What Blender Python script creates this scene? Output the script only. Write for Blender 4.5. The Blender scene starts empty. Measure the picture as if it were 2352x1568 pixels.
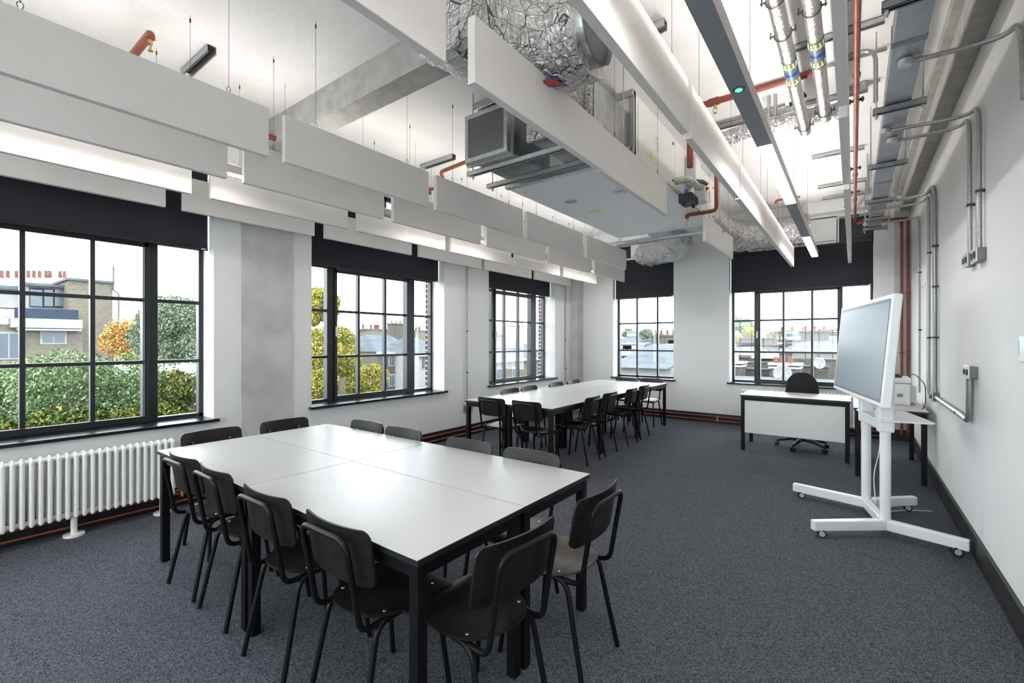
import bpy, bmesh, math, random
from mathutils import Vector, Matrix
random.seed(7)
PI = math.pi
S = bpy.context.scene
C = S.collection

# ---------------------------------------------------------------- camera, world, exposure
cam = bpy.data.cameras.new('camera'); co = bpy.data.objects.new('camera', cam); C.objects.link(co)
cam.lens = 1051 / 2352 * 36; cam.sensor_width = 36; cam.clip_start = 0.02; cam.clip_end = 500
co.location = (0, 0, 1.46); co.rotation_euler = (PI / 2, 0, math.radians(36.72))
S.camera = co
w = bpy.data.worlds.new('overcast_sky'); S.world = w; w.use_nodes = True
wn = w.node_tree.nodes; wl = w.node_tree.links
bgn = wn['Background']; bgn.inputs['Strength'].default_value = 7.0
tc = wn.new('ShaderNodeTexCoord'); nz = wn.new('ShaderNodeTexNoise'); nz.inputs['Scale'].default_value = 2.2; nz.inputs['Detail'].default_value = 4
rp = wn.new('ShaderNodeValToRGB'); rp.color_ramp.elements[0].color = (.80, .89, 1, 1); rp.color_ramp.elements[1].color = (.97, .985, 1, 1)
rp.color_ramp.elements[0].position = .3; rp.color_ramp.elements[1].position = .6
wl.new(tc.outputs['Generated'], nz.inputs['Vector']); wl.new(nz.outputs['Fac'], rp.inputs['Fac']); wl.new(rp.outputs['Color'], bgn.inputs['Color'])
S.view_settings.view_transform = 'Standard'; S.view_settings.look = 'None'
S.view_settings.exposure = 0.60; S.view_settings.gamma = 1.0; S.view_settings.use_curve_mapping = False
S.cycles.max_bounces = 10; S.cycles.diffuse_bounces = 6; S.cycles.transparent_max_bounces = 12
S.cycles.use_denoising = True; S.cycles.sample_clamp_indirect = 8
LED_DOWN, LED_UP = 26.0, 23.0

# ---------------------------------------------------------------- materials
M = {}
def newmat(name, col, rough=.5, metal=0., spec=.5):
    m = bpy.data.materials.new(name); m.use_nodes = True
    b = m.node_tree.nodes['Principled BSDF']
    b.inputs['Base Color'].default_value = (*col, 1); b.inputs['Roughness'].default_value = rough
    b.inputs['Metallic'].default_value = metal; b.inputs['Specular IOR Level'].default_value = spec
    M[name] = m; return m, m.node_tree.nodes, m.node_tree.links, b
def noise_col(name, c1, c2, scale, rough=.6, metal=0., bump=0., bscale=None, detail=6, lo=.35, hi=.65, stretch=None, spec=.5, bdist=.01):
    m, n, l, b = newmat(name, c1, rough, metal, spec)
    t = n.new('ShaderNodeTexCoord'); src = t.outputs['Object']
    if stretch:
        mp = n.new('ShaderNodeMapping'); mp.inputs['Scale'].default_value = stretch; l.new(src, mp.inputs['Vector']); src = mp.outputs['Vector']
    z = n.new('ShaderNodeTexNoise'); z.inputs['Scale'].default_value = scale; z.inputs['Detail'].default_value = detail
    r = n.new('ShaderNodeValToRGB'); r.color_ramp.elements[0].position = lo; r.color_ramp.elements[1].position = hi
    r.color_ramp.elements[0].color = (*c1, 1); r.color_ramp.elements[1].color = (*c2, 1)
    l.new(src, z.inputs['Vector']); l.new(z.outputs['Fac'], r.inputs['Fac']); l.new(r.outputs['Color'], b.inputs['Base Color'])
    if bump:
        z2 = n.new('ShaderNodeTexNoise'); z2.inputs['Scale'].default_value = bscale or scale; z2.inputs['Detail'].default_value = 5
        l.new(src, z2.inputs['Vector'])
        bp = n.new('ShaderNodeBump'); bp.inputs['Strength'].default_value = bump; bp.inputs['Distance'].default_value = bdist
        l.new(z2.outputs['Fac'], bp.inputs['Height']); l.new(bp.outputs['Normal'], b.inputs['Normal'])
    return m, n, l, b
noise_col('wall_paint', (.70, .70, .695), (.73, .73, .725), 1.2, .75, bump=.08, bscale=30)
noise_col('ceiling_paint', (.78, .775, .765), (.83, .825, .815), 3, .85, bump=.5, bscale=14, bdist=.012)
noise_col('concrete', (.33, .325, .305), (.42, .41, .385), 9, .85, bump=.5, bscale=22, detail=9)
noise_col('concrete_pillar', (.42, .42, .417), (.54, .54, .53), 3, .85, bump=.5, bscale=11, detail=10)
m, n, l, b = newmat('carpet', (.06, .065, .08), .97, 0., .08)
t = n.new('ShaderNodeTexCoord'); v1 = n.new('ShaderNodeTexVoronoi'); v1.inputs['Scale'].default_value = 190; l.new(t.outputs['Object'], v1.inputs['Vector'])
v2 = n.new('ShaderNodeTexVoronoi'); v2.inputs['Scale'].default_value = 420; l.new(t.outputs['Object'], v2.inputs['Vector'])
z1 = n.new('ShaderNodeTexNoise'); z1.inputs['Scale'].default_value = 1.4; l.new(t.outputs['Object'], z1.inputs['Vector'])
s1 = n.new('ShaderNodeSeparateColor'); l.new(v1.outputs['Color'], s1.inputs[0]); s2 = n.new('ShaderNodeSeparateColor'); l.new(v2.outputs['Color'], s2.inputs[0])
a1 = n.new('ShaderNodeMath'); a1.operation = 'MULTIPLY_ADD'; a1.inputs[1].default_value = .6; l.new(s1.outputs[0], a1.inputs[0])
a2 = n.new('ShaderNodeMath'); a2.operation = 'MULTIPLY'; a2.inputs[1].default_value = .4; l.new(s2.outputs[0], a2.inputs[0]); l.new(a2.outputs[0], a1.inputs[2])
r = n.new('ShaderNodeValToRGB'); r.color_ramp.elements[0].color = (.018, .021, .029, 1); r.color_ramp.elements[1].color = (.150, .158, .180, 1)
r.color_ramp.elements[0].position = .15; r.color_ramp.elements[1].position = .95; l.new(a1.outputs[0], r.inputs['Fac']); l.new(r.outputs['Color'], b.inputs['Base Color'])
bp = n.new('ShaderNodeBump'); bp.inputs['Strength'].default_value = .15; bp.inputs['Distance'].default_value = .003; l.new(a1.outputs[0], bp.inputs['Height']); l.new(bp.outputs['Normal'], b.inputs['Normal'])
noise_col('baffle', (.745, .715, .685), (.775, .745, .715), 2, .8, bump=.05, bscale=200)
noise_col('blind_fabric', (.030, .030, .036), (.036, .036, .043), 300, .85, bump=.1, bscale=500, spec=.2)
newmat('window_metal', (.010, .012, .016), .38)
newmat('sill_black', (.010, .011, .015), .22)
noise_col('skirting', (.008, .008, .009), (.012, .012, .013), 5, .45)
newmat('white_laminate', (.47, .47, .47), .34, 0., .30)
newmat('white_laminate_lit', (.74, .74, .735), .45)  # tabletop laminate made lighter, standing in for light missing on the desk front
newmat('black_edge', (.010, .009, .010), .4)
noise_col('black_steel', (.0035, .0035, .004), (.005, .005, .006), 40, .42, spec=.22)
noise_col('stained_ply', (.003, .0022, .002), (.014, .010, .009), 14, .45, stretch=(1, 1, 14), detail=4, spec=.35)
noise_col('stained_ply_seat', (.003, .0024, .0022), (.012, .009, .008), 12, .38, stretch=(1, 10, 1), detail=4)
noise_col('worn_ply_seat', (.035, .028, .024), (.085, .070, .058), 7, .38, stretch=(1.4, 3, 1), detail=8)
newmat('rivet', (.62, .60, .56), .3, 1.)
noise_col('copper', (.30, .095, .060), (.36, .13, .085), 8, .42, .55)
noise_col('red_oxide', (.18, .035, .020), (.24, .05, .028), 8, .45)
noise_col('skirting_copper', (.30, .085, .052), (.25, .065, .04), 6, .4, .4)
noise_col('galvanised', (.46, .47, .48), (.56, .57, .58), 30, .38, .85, detail=3)
noise_col('trunking', (.34, .37, .41), (.40, .43, .47), 9, .42, .8, detail=5)
noise_col('duct_steel', (.20, .21, .22), (.34, .35, .355), 5, .34, .85)
noise_col('conduit', (.30, .295, .29), (.38, .375, .365), 60, .4, .8)
newmat('dark_steel', (.055, .055, .058), .45, .6)
newmat('socket_grey', (.16, .155, .15), .45, .4)
newmat('socket_face', (.55, .55, .54), .3, .6)
newmat('brass', (.65, .42, .12), .3, 1.)
newmat('white_metal', (.72, .72, .71), .4)
newmat('unit_panel', (.88, .89, .90), .45)
newmat('unit_side', (.74, .73, .70), .5)
newmat('radiator_white', (.80, .80, .785), .3)
newmat('display_white', (.80, .81, .82), .32)
newmat('pod_white', (.76, .77, .78), .35)
newmat('screen_bezel', (.10, .11, .13), .35)
newmat('black_plastic', (.010, .010, .011), .5)
newmat('wheel_grey', (.42, .42, .41), .5)
newmat('chair_fabric', (.010, .010, .012), .9)
newmat('printer_white', (.76, .76, .75), .4)
newmat('printer_dark', (.02, .02, .022), .4)
newmat('yellow_sticker', (.75, .62, .03), .5)
newmat('red_plastic', (.55, .02, .015), .4)
newmat('blue_plastic', (.04, .12, .45), .4)
newmat('cable_white', (.75, .75, .73), .5)
newmat('fixture_grey', (.25, .265, .30), .5)
newmat('fixture_side', (.50, .485, .46), .5)
newmat('clear_plastic', (.75, .74, .72), .15)
newmat('thermostat_screen', (.42, .55, .52), .3)
m, n, l, b = newmat('screen', (.15, .19, .225), .28, 0., .4)
def emit(name, col, st):
    m, n, l, b = newmat(name, (0, 0, 0), .5)
    b.inputs['Emission Color'].default_value = (*col, 1); b.inputs['Emission Strength'].default_value = st
emit('led_down', (1, .97, .93), LED_DOWN); emit('led_up', (1, .955, .90), LED_UP); emit('green_led', (.10, 1, .35), 1.6)
# glass: reflection by angle, otherwise clear
m = bpy.data.materials.new('window_glass'); m.use_nodes = True; M['window_glass'] = m
n = m.node_tree.nodes; l = m.node_tree.links; n.remove(n['Principled BSDF'])
tr = n.new('ShaderNodeBsdfTransparent'); tr.inputs['Color'].default_value = (.93, .955, .95, 1)
gl = n.new('ShaderNodeBsdfGlossy'); gl.inputs['Roughness'].default_value = .02
lw = n.new('ShaderNodeLayerWeight'); lw.inputs['Blend'].default_value = .5; fr = n.new('ShaderNodeMath'); fr.operation = 'POWER'; fr.inputs[1].default_value = 5.; l.new(lw.outputs['Facing'], fr.inputs[0])
fm_ = n.new('ShaderNodeMath'); fm_.operation = 'MULTIPLY_ADD'; fm_.inputs[1].default_value = .9; fm_.inputs[2].default_value = .03; l.new(fr.outputs[0], fm_.inputs[0]); mx = n.new('ShaderNodeMixShader')
l.new(fm_.outputs[0], mx.inputs['Fac']); l.new(tr.outputs['BSDF'], mx.inputs[1]); l.new(gl.outputs['BSDF'], mx.inputs[2])
l.new(mx.outputs['Shader'], n['Material Output'].inputs['Surface'])
# aluminium foil lagging, plain and under wire netting
def foil(name, net=False, scale=26, strength=1.):
    m, n, l, b = newmat(name, (.66, .655, .64), .27, 1.)
    t = n.new('ShaderNodeTexCoord'); z = n.new('ShaderNodeTexNoise'); z.inputs['Scale'].default_value = scale; z.inputs['Detail'].default_value = 7
    z.inputs['Distortion'].default_value = 1.3
    l.new(t.outputs['Object'], z.inputs['Vector'])
    bp = n.new('ShaderNodeBump'); bp.inputs['Strength'].default_value = strength; bp.inputs['Distance'].default_value = .035
    l.new(z.outputs['Fac'], bp.inputs['Height']); l.new(bp.outputs['Normal'], b.inputs['Normal'])
    if net:
        v = n.new('ShaderNodeTexVoronoi'); v.feature = 'DISTANCE_TO_EDGE'; v.inputs['Scale'].default_value = 13; v.inputs['Randomness'].default_value = .3
        l.new(t.outputs['Object'], v.inputs['Vector'])
        r = n.new('ShaderNodeValToRGB'); r.color_ramp.elements[0].position = .010; r.color_ramp.elements[1].position = .022
        r.color_ramp.elements[0].color = (.10, .10, .10, 1); r.color_ramp.elements[1].color = (.66, .655, .64, 1)
        l.new(v.outputs['Distance'], r.inputs['Fac']); l.new(r.outputs['Color'], b.inputs['Base Color'])
foil('foil'); foil('foil_netted', True, 22, 1.); foil('foil_pipe', False, 60, .35)
# wire grille
m, n, l, b = newmat('mesh_grille', (.35, .36, .36), .4, .7)
t = n.new('ShaderNodeTexCoord'); sep = n.new('ShaderNodeSeparateXYZ'); l.new(t.outputs['Object'], sep.inputs[0])
def stripes(out, per, duty):
    a = n.new('ShaderNodeMath'); a.operation = 'MULTIPLY'; a.inputs[1].default_value = 1 / per; l.new(out, a.inputs[0])
    f = n.new('ShaderNodeMath'); f.operation = 'FRACT'; l.new(a.outputs[0], f.inputs[0])
    g = n.new('ShaderNodeMath'); g.operation = 'LESS_THAN'; g.inputs[1].default_value = duty; l.new(f.outputs[0], g.inputs[0]); return g.outputs[0]
mxm = n.new('ShaderNodeMath'); mxm.operation = 'MAXIMUM'; l.new(stripes(sep.outputs['X'], .0145, .3), mxm.inputs[0]); l.new(stripes(sep.outputs['Z'], .0145, .3), mxm.inputs[1])
mc = n.new('ShaderNodeMix'); mc.data_type = 'RGBA'; mc.inputs[6].default_value = (.012, .010, .010, 1); mc.inputs[7].default_value = (.34, .35, .35, 1)
l.new(mxm.outputs[0], mc.inputs[0]); l.new(mc.outputs[2], b.inputs['Base Color'])
# pipe identification band
def brickmat(name, c1, c2, mortar, scale=1., bump=.3):
    m, n, l, b = newmat(name, c1, .85)
    t = n.new('ShaderNodeTexCoord'); mp = n.new('ShaderNodeMapping'); l.new(t.outputs['Object'], mp.inputs['Vector'])
    # bricks run up the wall whichever way it faces: feed (x+y, z)
    s1 = n.new('ShaderNodeSeparateXYZ'); l.new(mp.outputs['Vector'], s1.inputs[0]); ad = n.new('ShaderNodeMath'); l.new(s1.outputs['X'], ad.inputs[0]); l.new(s1.outputs['Y'], ad.inputs[1])
    cb = n.new('ShaderNodeCombineXYZ'); l.new(ad.outputs[0], cb.inputs['X']); l.new(s1.outputs['Z'], cb.inputs['Y'])
    br = n.new('ShaderNodeTexBrick'); br.inputs['Scale'].default_value = scale; br.inputs['Color1'].default_value = (*c1, 1); br.inputs['Color2'].default_value = (*c2, 1)
    br.inputs['Mortar'].default_value = (*mortar, 1); br.inputs['Mortar Size'].default_value = .012; br.inputs['Brick Width'].default_value = .23; br.inputs['Row Height'].default_value = .078
    l.new(cb.outputs[0], br.inputs['Vector'])
    nz = n.new('ShaderNodeTexNoise'); nz.inputs['Scale'].default_value = 3; l.new(t.outputs['Object'], nz.inputs['Vector'])
    mm = n.new('ShaderNodeMix'); mm.data_type = 'RGBA'; mm.blend_type = 'MULTIPLY'; mm.inputs[0].default_value = .5
    l.new(br.outputs['Color'], mm.inputs[6]); l.new(nz.outputs['Color'], mm.inputs[7]); l.new(mm.outputs[2], b.inputs['Base Color'])
brickmat('yellow_brick', (.155, .135, .095), (.10, .085, .062), (.18, .17, .15))
brickmat('brown_brick', (.095, .072, .055), (.042, .034, .028), (.15, .14, .125), 1.)
brickmat('dark_brick', (.060, .040, .042), (.11, .055, .045), (.42, .42, .40))
noise_col('stucco', (.20, .20, .195), (.23, .23, .225), 2, .8)
noise_col('slate', (.050, .058, .068), (.080, .090, .100), 1.2, .6, stretch=(1, 1, 3))
noise_col('lead', (.06, .068, .08), (.085, .095, .105), 1.2, .5)
noise_col('terracotta', (.10, .045, .036), (.14, .065, .05), 4, .7)
newmat('railing_blue', (.022, .032, .050), .6)
newmat('outside_glass', (.05, .065, .08), .25)
newmat('bark', (.07, .055, .04), .9)
def leafmat(name, cols):
    m, n, l, b = newmat(name, cols[0], .7)
    g = n.new('ShaderNodeNewGeometry'); r = n.new('ShaderNodeValToRGB'); r.color_ramp.interpolation = 'LINEAR'
    while len(r.color_ramp.elements) < len(cols): r.color_ramp.elements.new(.5)
    for i, c in enumerate(cols):
        r.color_ramp.elements[i].position = i / (len(cols) - 1); r.color_ramp.elements[i].color = (*c, 1)
    l.new(g.outputs['Random Per Island'], r.inputs['Fac']); l.new(r.outputs['Color'], b.inputs['Base Color'])
leafmat('leaf_green', [(0.043, 0.081, 0.031), (0.099, 0.149, 0.062), (0.136, 0.198, 0.099), (0.211, 0.260, 0.136)])
leafmat('leaf_dark', [(0.019, 0.037, 0.009), (0.043, 0.074, 0.019), (0.074, 0.105, 0.031), (0.260, 0.186, 0.031)])
leafmat('leaf_orange', [(0.279, 0.099, 0.025), (0.372, 0.174, 0.043), (0.217, 0.186, 0.062), (0.403, 0.248, 0.074)])
leafmat('leaf_yellow', [(0.124, 0.161, 0.037), (0.211, 0.236, 0.056), (0.298, 0.260, 0.062), (0.341, 0.211, 0.050)])
leafmat('leaf_grey', [(0.062, 0.093, 0.062), (0.112, 0.149, 0.099), (0.149, 0.186, 0.124), (0.186, 0.211, 0.124)])

for k_ in ('yellow_brick', 'brown_brick', 'dark_brick', 'stucco', 'slate', 'lead', 'terracotta', 'railing_blue', 'leaf_green', 'leaf_dark', 'leaf_orange', 'leaf_yellow', 'leaf_grey'):
    b_ = M[k_].node_tree.nodes['Principled BSDF']; b_.inputs['Specular IOR Level'].default_value = .06; b_.inputs['Roughness'].default_value = .9

# ---------------------------------------------------------------- mesh helpers
class MB:
    def __init__(s): s.bm = bmesh.new(); s.mats = []
    def _mi(s, mat):
        if mat is None: return 0
        if mat not in s.mats: s.mats.append(mat)
        return s.mats.index(mat)
    def quadbox(s, x0, x1, y0, y1, z0, z1, T=None, mi=0):
        co = [(x0, y0, z0), (x1, y0, z0), (x1, y1, z0), (x0, y1, z0), (x0, y0, z1), (x1, y0, z1), (x1, y1, z1), (x0, y1, z1)]
        vs = [s.bm.verts.new((T @ Vector(c)) if T else c) for c in co]
        for f in ((0, 3, 2, 1), (4, 5, 6, 7), (0, 1, 5, 4), (1, 2, 6, 5), (2, 3, 7, 6), (3, 0, 4, 7)):
            fc = s.bm.faces.new([vs[i] for i in f]); fc.material_index = mi
        return s
    def box(s, x0, x1, y0, y1, z0, z1, T=None, mi=0): return s.quadbox(min(x0, x1), max(x0, x1), min(y0, y1), max(y0, y1), min(z0, z1), max(z0, z1), T, mi)
    def tube(s, pts, r, seg=10, bend=0., caps=True, mi=0, rs=None):
        pts = [Vector(p) for p in pts]
        if bend > 0 and len(pts) > 2:
            out = [pts[0]]
            for i in range(1, len(pts) - 1):
                a, p, c = pts[i - 1], pts[i], pts[i + 1]
                d1 = (a - p); d2 = (c - p); q = min(bend, d1.length * .49, d2.length * .49)
                p1 = p + d1.normalized() * q; p2 = p + d2.normalized() * q
                for k in range(7):
                    u = k / 6; out.append(p1 * (1 - u) ** 2 + p * 2 * u * (1 - u) + p2 * u * u)
            out.append(pts[-1]); pts = out
        n = len(pts); rings = []; up = None
        for i, p in enumerate(pts):
            t = (pts[min(i + 1, n - 1)] - pts[max(i - 1, 0)])
            if t.length < 1e-9: t = Vector((0, 0, 1))
            t.normalize()
            if up is None:
                up = Vector((0, 0, 1)) if abs(t.z) < .9 else Vector((1, 0, 0))
            u = (up - t * up.dot(t)).normalized(); v = t.cross(u); up = u
            rr = rs[i] if rs else r
            rings.append([s.bm.verts.new(p + (u * math.cos(2 * PI * k / seg) + v * math.sin(2 * PI * k / seg)) * rr) for k in range(seg)])
        for a, c in zip(rings, rings[1:]):
            for k in range(seg):
                f = s.bm.faces.new((a[k], a[(k + 1) % seg], c[(k + 1) % seg], c[k])); f.material_index = mi; f.smooth = True
        if caps:
            for rg in (rings[0][::-1], rings[-1]):
                f = s.bm.faces.new(rg); f.material_index = mi
        return s
    def cyl(s, p0, p1, r, seg=16, r2=None, mi=0): return s.tube([p0, p1], r, seg, mi=mi, rs=[r, r if r2 is None else r2])
    def prism(s, poly, z0, z1, T=None, mi=0):
        a = [s.bm.verts.new((T @ Vector((x, y, z0))) if T else (x, y, z0)) for x, y in poly]
        c = [s.bm.verts.new((T @ Vector((x, y, z1))) if T else (x, y, z1)) for x, y in poly]
        n = len(poly)
        for f in (a[::-1], c): s.bm.faces.new(f).material_index = mi
        for i in range(n): s.bm.faces.new((a[i], a[(i + 1) % n], c[(i + 1) % n], c[i])).material_index = mi
        return s
    def sphere(s, c, r, sc=(1, 1, 1), seg=14, mi=0):
        T = Matrix.Translation(c) @ Matrix.Diagonal((*[r * q for q in sc], 1))
        res = bmesh.ops.create_uvsphere(s.bm, u_segments=seg, v_segments=max(6, seg // 2), radius=1, matrix=T)
        for v in res['verts']:
            for f in v.link_faces: f.smooth = True; f.material_index = mi
        return s
    def build(s, name, mat, parent=None, bev=0., loc=None, seg=2):
        bmesh.ops.recalc_face_normals(s.bm, faces=s.bm.faces)
        me = bpy.data.meshes.new(name); s.bm.to_mesh(me); sm_ = any(f.smooth for f in s.bm.faces); s.bm.free()
        if sm_: me.set_sharp_from_angle(angle=math.radians(42))
        for mm in (mat if isinstance(mat, (list, tuple)) else [mat]): me.materials.append(M[mm])
        o = bpy.data.objects.new(name, me); C.objects.link(o)
        if parent is not None: o.parent = parent
        if loc: o.location = loc
        if bev:
            md = o.modifiers.new('bevel', 'BEVEL'); md.width = bev; md.segments = seg; md.limit_method = 'ANGLE'
        return o
def tag(o, label, cat, group=None):
    o['label'] = label; o['category'] = cat
    if group: o['group'] = group
    return o
def thing(name, label, cat, loc=(0, 0, 0), rz=0, group=None):
    o = bpy.data.objects.new(name, None); C.objects.link(o); o.empty_display_size = .05
    o.location = loc; o.rotation_euler = (0, 0, rz); return tag(o, label, cat, group)
def struct(o): o['kind'] = 'structure'; return o
def kids(o): return [c for c in KID.get(o.name, [])]
def copytree(root, objs, loc, rz, label, group=None):
    r = root.copy(); C.objects.link(r); r.location = loc; r.rotation_euler = (0, 0, rz); r['label'] = label
    if group: r['group'] = group
    m = {root.name: r}
    for o in objs:
        c = o.copy(); C.objects.link(c); c.parent = m[o.parent.name]; m[o.name] = c
    return r
def RZ(a): return Matrix.Rotation(a, 4, 'Z')
def TR(x, y, z): return Matrix.Translation((x, y, z))
def rrect(x0, x1, y0, y1, r, n=6, which=(1, 1, 1, 1)):
    out = []
    for i, (cx, cy, a0) in enumerate(((x1 - r, y1 - r, 0), (x0 + r, y1 - r, 90), (x0 + r, y0 + r, 180), (x1 - r, y0 + r, 270))):
        if which[i]:
            for k in range(n + 1):
                a = math.radians(a0 + 90 * k / n); out.append((cx + r * math.cos(a), cy + r * math.sin(a)))
        else: out.append(((x1, y1), (x0, y1), (x0, y0), (x1, y0))[i])
    return out

# ---------------------------------------------------------------- room shell
XL, XR, YB, YF, ZC = -4.83, .67, 8.83, -3.4, 3.64
WT = .50                                    # wall thickness
ZW0, ZW1 = .735, 3.42                        # window openings
LW = [(-2.75, -.75), (-.27, 1.776), (2.747, 4.807), (5.835, 7.93)]
BW = [(-3.982, -2.746), (-1.768, .250)]
struct(MB().box(XL - WT, XR + .3, YF - .3, YB + WT, -.2, 0).build('floor', 'carpet'))
struct(MB().box(XL - WT, XR + .3, YF - .3, YB + WT, ZC, ZC + .25).build('ceiling', 'ceiling_paint'))
def wall_with_holes(name, axis, face, out, a0, a1, holes):
    b = MB()
    def seg(p, q, z0, z1):
        if axis == 'Y': b.box(face, out, p, q, z0, z1)
        else: b.box(p, q, face, out, z0, z1)
    cur = a0
    for h0, h1 in holes:
        seg(cur, h0, 0, ZC); seg(h0, h1, 0, ZW0 - .012); seg(h0, h1, ZW1, ZC); cur = h1
    seg(cur, a1, 0, ZC)
    return struct(b.build(name, 'wall_paint'))
INW = .30
wall_with_holes('wall_left', 'Y', XL, XL - INW, YF, YB + INW, LW)
wall_with_holes('wall_back', 'X', YB, YB + INW, XL, XR, BW)
struct(MB().box(XR, XR + .25, YF, YB + INW, 0, ZC).build('wall_right', 'wall_paint'))
FILL_FW = [(-4.45, -2.45), (-2.05, .25)]
wall_with_holes('wall_front', 'X', YF, YF - .3, XL, XR, FILL_FW)
def outer(name, axis, face, out, a0, a1, holes):
    b = MB()
    def seg(p, q, z0, z1):
        if axis == 'Y': b.box(face, out, p, q, z0, z1)
        else: b.box(p, q, face, out, z0, z1)
    cur = a0
    for h0, h1 in holes:
        h0 += .004; h1 -= .004
        seg(cur, h0, -9, ZC + .6); seg(h0, h1, -9, ZW0 - .06); seg(h0, h1, ZW1 + .02, ZC + .6); cur = h1
    seg(cur, a1, -9, ZC + .6)
    return struct(b.build(name, 'dark_brick'))
outer('wall_left_brickwork', 'Y', XL - INW, XL - INW - .10, YF, YB + .40, LW)
outer('wall_back_brickwork', 'X', YB + INW, YB + INW + .10, XL - .3, XR + .6, BW)
# concrete frame
struct(MB().box(XL, XL + .012, 2.013, 2.522, 0, ZC).build('pillar_left', 'concrete_pillar'))
struct(MB().box(XL, XL + .16, 8.57, YB, 0, ZC).build('pillar_corner', 'concrete_pillar'))
struct(MB().box(.487, XR, YB - .02, YB, 0, ZC).build('pillar_right', 'concrete_pillar'))
struct(MB().box(XL, XR, 2.177, 2.375, 3.38, ZC).build('beam_cross', 'concrete'))
struct(MB().box(.555, XR, YF, YB, 3.38, ZC).box(.50, .555, YF, YB, 3.56, ZC).build('beam_right', 'concrete'))
struct(MB().box(XL, XR, 8.62, YB, 3.47, ZC).build('beam_back', 'ceiling_paint'))
struct(MB().box(XL, XR, -1.3, -1.1, 3.38, ZC).build('beam_front', 'concrete'))
# black skirtings
struct(MB().box(XL, XL + .02, YF, YB, 0, .16).build('baseboard_left', 'skirting'))
struct(MB().box(XL, XR, YB - .04, YB - .02, 0, .16).build('baseboard_back', 'skirting'))
struct(MB().box(XR - .02, XR, YF, YB - .04, 0, .16).box(XR - .022, XR - .02, YF, YB - .04, 0, .004).build('baseboard_right', 'skirting'))
# flush access panel on right wall
struct(MB().box(XR - .006, XR, 6.98, 7.80, .9, 3.0).build('trim_1', 'wall_paint', bev=.003))
struct(MB().box(XR - .012, XR - .006, 7.0, 7.80, 2.115, 2.135).build('trim_2', 'wall_paint'))

# ---------------------------------------------------------------- windows
def make_window(num, axis, a0, a1, vbars, thick, sash, side):
    """axis Y: in left wall (glass plane x=-5.10); axis X: in back wall (y=9.09). vbars thin bars, thick (a,b) mullions"""
    pl = (XL - .25) if axis == 'Y' else (YF - .25 if num > 7 else YB + .25)
    sg = -1 if axis == 'Y' or num > 7 else 1
    def bx(b, p, q, d0, d1, z0, z1):
        if axis == 'Y': b.box(pl + sg * d0, pl + sg * d1, p, q, z0, z1)
        else: b.box(p, q, pl + sg * d0, pl + sg * d1, z0, z1)
    e = bpy.data.objects.new('window_%d' % num, None); C.objects.link(e); e['kind'] = 'structure'
    f = MB(); F = .038
    bx(f, a0, a0 + F, 0, .07, ZW0, ZW1); bx(f, a1 - F, a1, 0, .07, ZW0, ZW1)
    bx(f, a0, a1, 0, .07, ZW0, ZW0 + .035); bx(f, a0, a1, 0, .07, ZW1 - .05, ZW1)
    for p, q in thick: bx(f, p, q, -.012, .07, ZW0, ZW1)
    for v in vbars: bx(f, v - .016, v + .016, 0, .055, ZW0, ZW1)
    for z in (1.275, 1.832, 2.36, 2.9): bx(f, a0, a1, .004, .055, z - .015, z + .015)
    f.build('window_frame', 'window_metal', e, bev=.003)
    if sash:
        s = MB(); p, q = sash
        bx(s, p, q, -.03, .0, ZW0 + .012, ZW0 + .062); bx(s, p, p + .035, -.03, 0, ZW0 + .062, 2.45); bx(s, q - .035, q, -.03, 0, ZW0 + .062, 2.45)
        bx(s, p, q, -.03, 0, 2.30, 2.345)
        s.build('window_sash', 'window_metal', e, bev=.004)
        h = MB(); hx = side; bx(h, hx - .013, hx + .013, -.045, -.03, 1.52, 1.64); bx(h, hx - .004, hx + .004, -.05, -.045, 1.56, 1.60)
        h.build('window_lock', 'white_metal', e, bev=.003)
    g = MB(); bx(g, a0 + .01, a1 - .01, .030, .034, ZW0 + .02, ZW1 - .03); g.build('window_glass', 'window_glass', e)
    s = MB()
    if axis == 'Y': s.box(XL + .05, pl, a0 - .035, a1 + .035, ZW0 - .028, ZW0)
    elif num > 7: s.box(a0 - .035, a1 + .035, pl, YF + .05, ZW0 - .028, ZW0)
    else: s.box(a0 - .035, a1 + .035, YB - .05, pl, ZW0 - .028, ZW0)
    s.build('window_sill', 'sill_black', e, bev=.004)
    return e
make_window(1, 'Y', *LW[1], [.205, .565, .968], [(-.10, .02), (1.30, 1.41)], (.0, 1.34), .03)
make_window(2, 'Y', *LW[2], [3.53, 3.945], [(3.08, 3.215), (4.30, 4.445)], (3.17, 4.33), 3.19)
make_window(3, 'Y', *LW[3], [6.60, 7.03], [(6.20, 6.32), (7.40, 7.60)], (6.27, 7.43), 6.29)
make_window(6, 'Y', *LW[0], [-2.2, -1.75, -1.3], [(-2.45, -2.33)], None, 0)  # unseen window behind the camera, added for more daylight
for k_ in (0, 1): make_window(8 + k_, 'X', *FILL_FW[k_], [FILL_FW[k_][0] + .5, FILL_FW[k_][0] + .95, FILL_FW[k_][0] + 1.4], [], None, 0)  # both unseen, added in the front wall as fill for camera-facing surfaces
make_window(4, 'X', *BW[0], [-3.566, -3.142], [], None, 0)
make_window(5, 'X', *BW[1], [-.962, -.549], [(-1.407, -1.311), (-.209, -.135)], (-1.37, -.17), -1.36)

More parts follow.
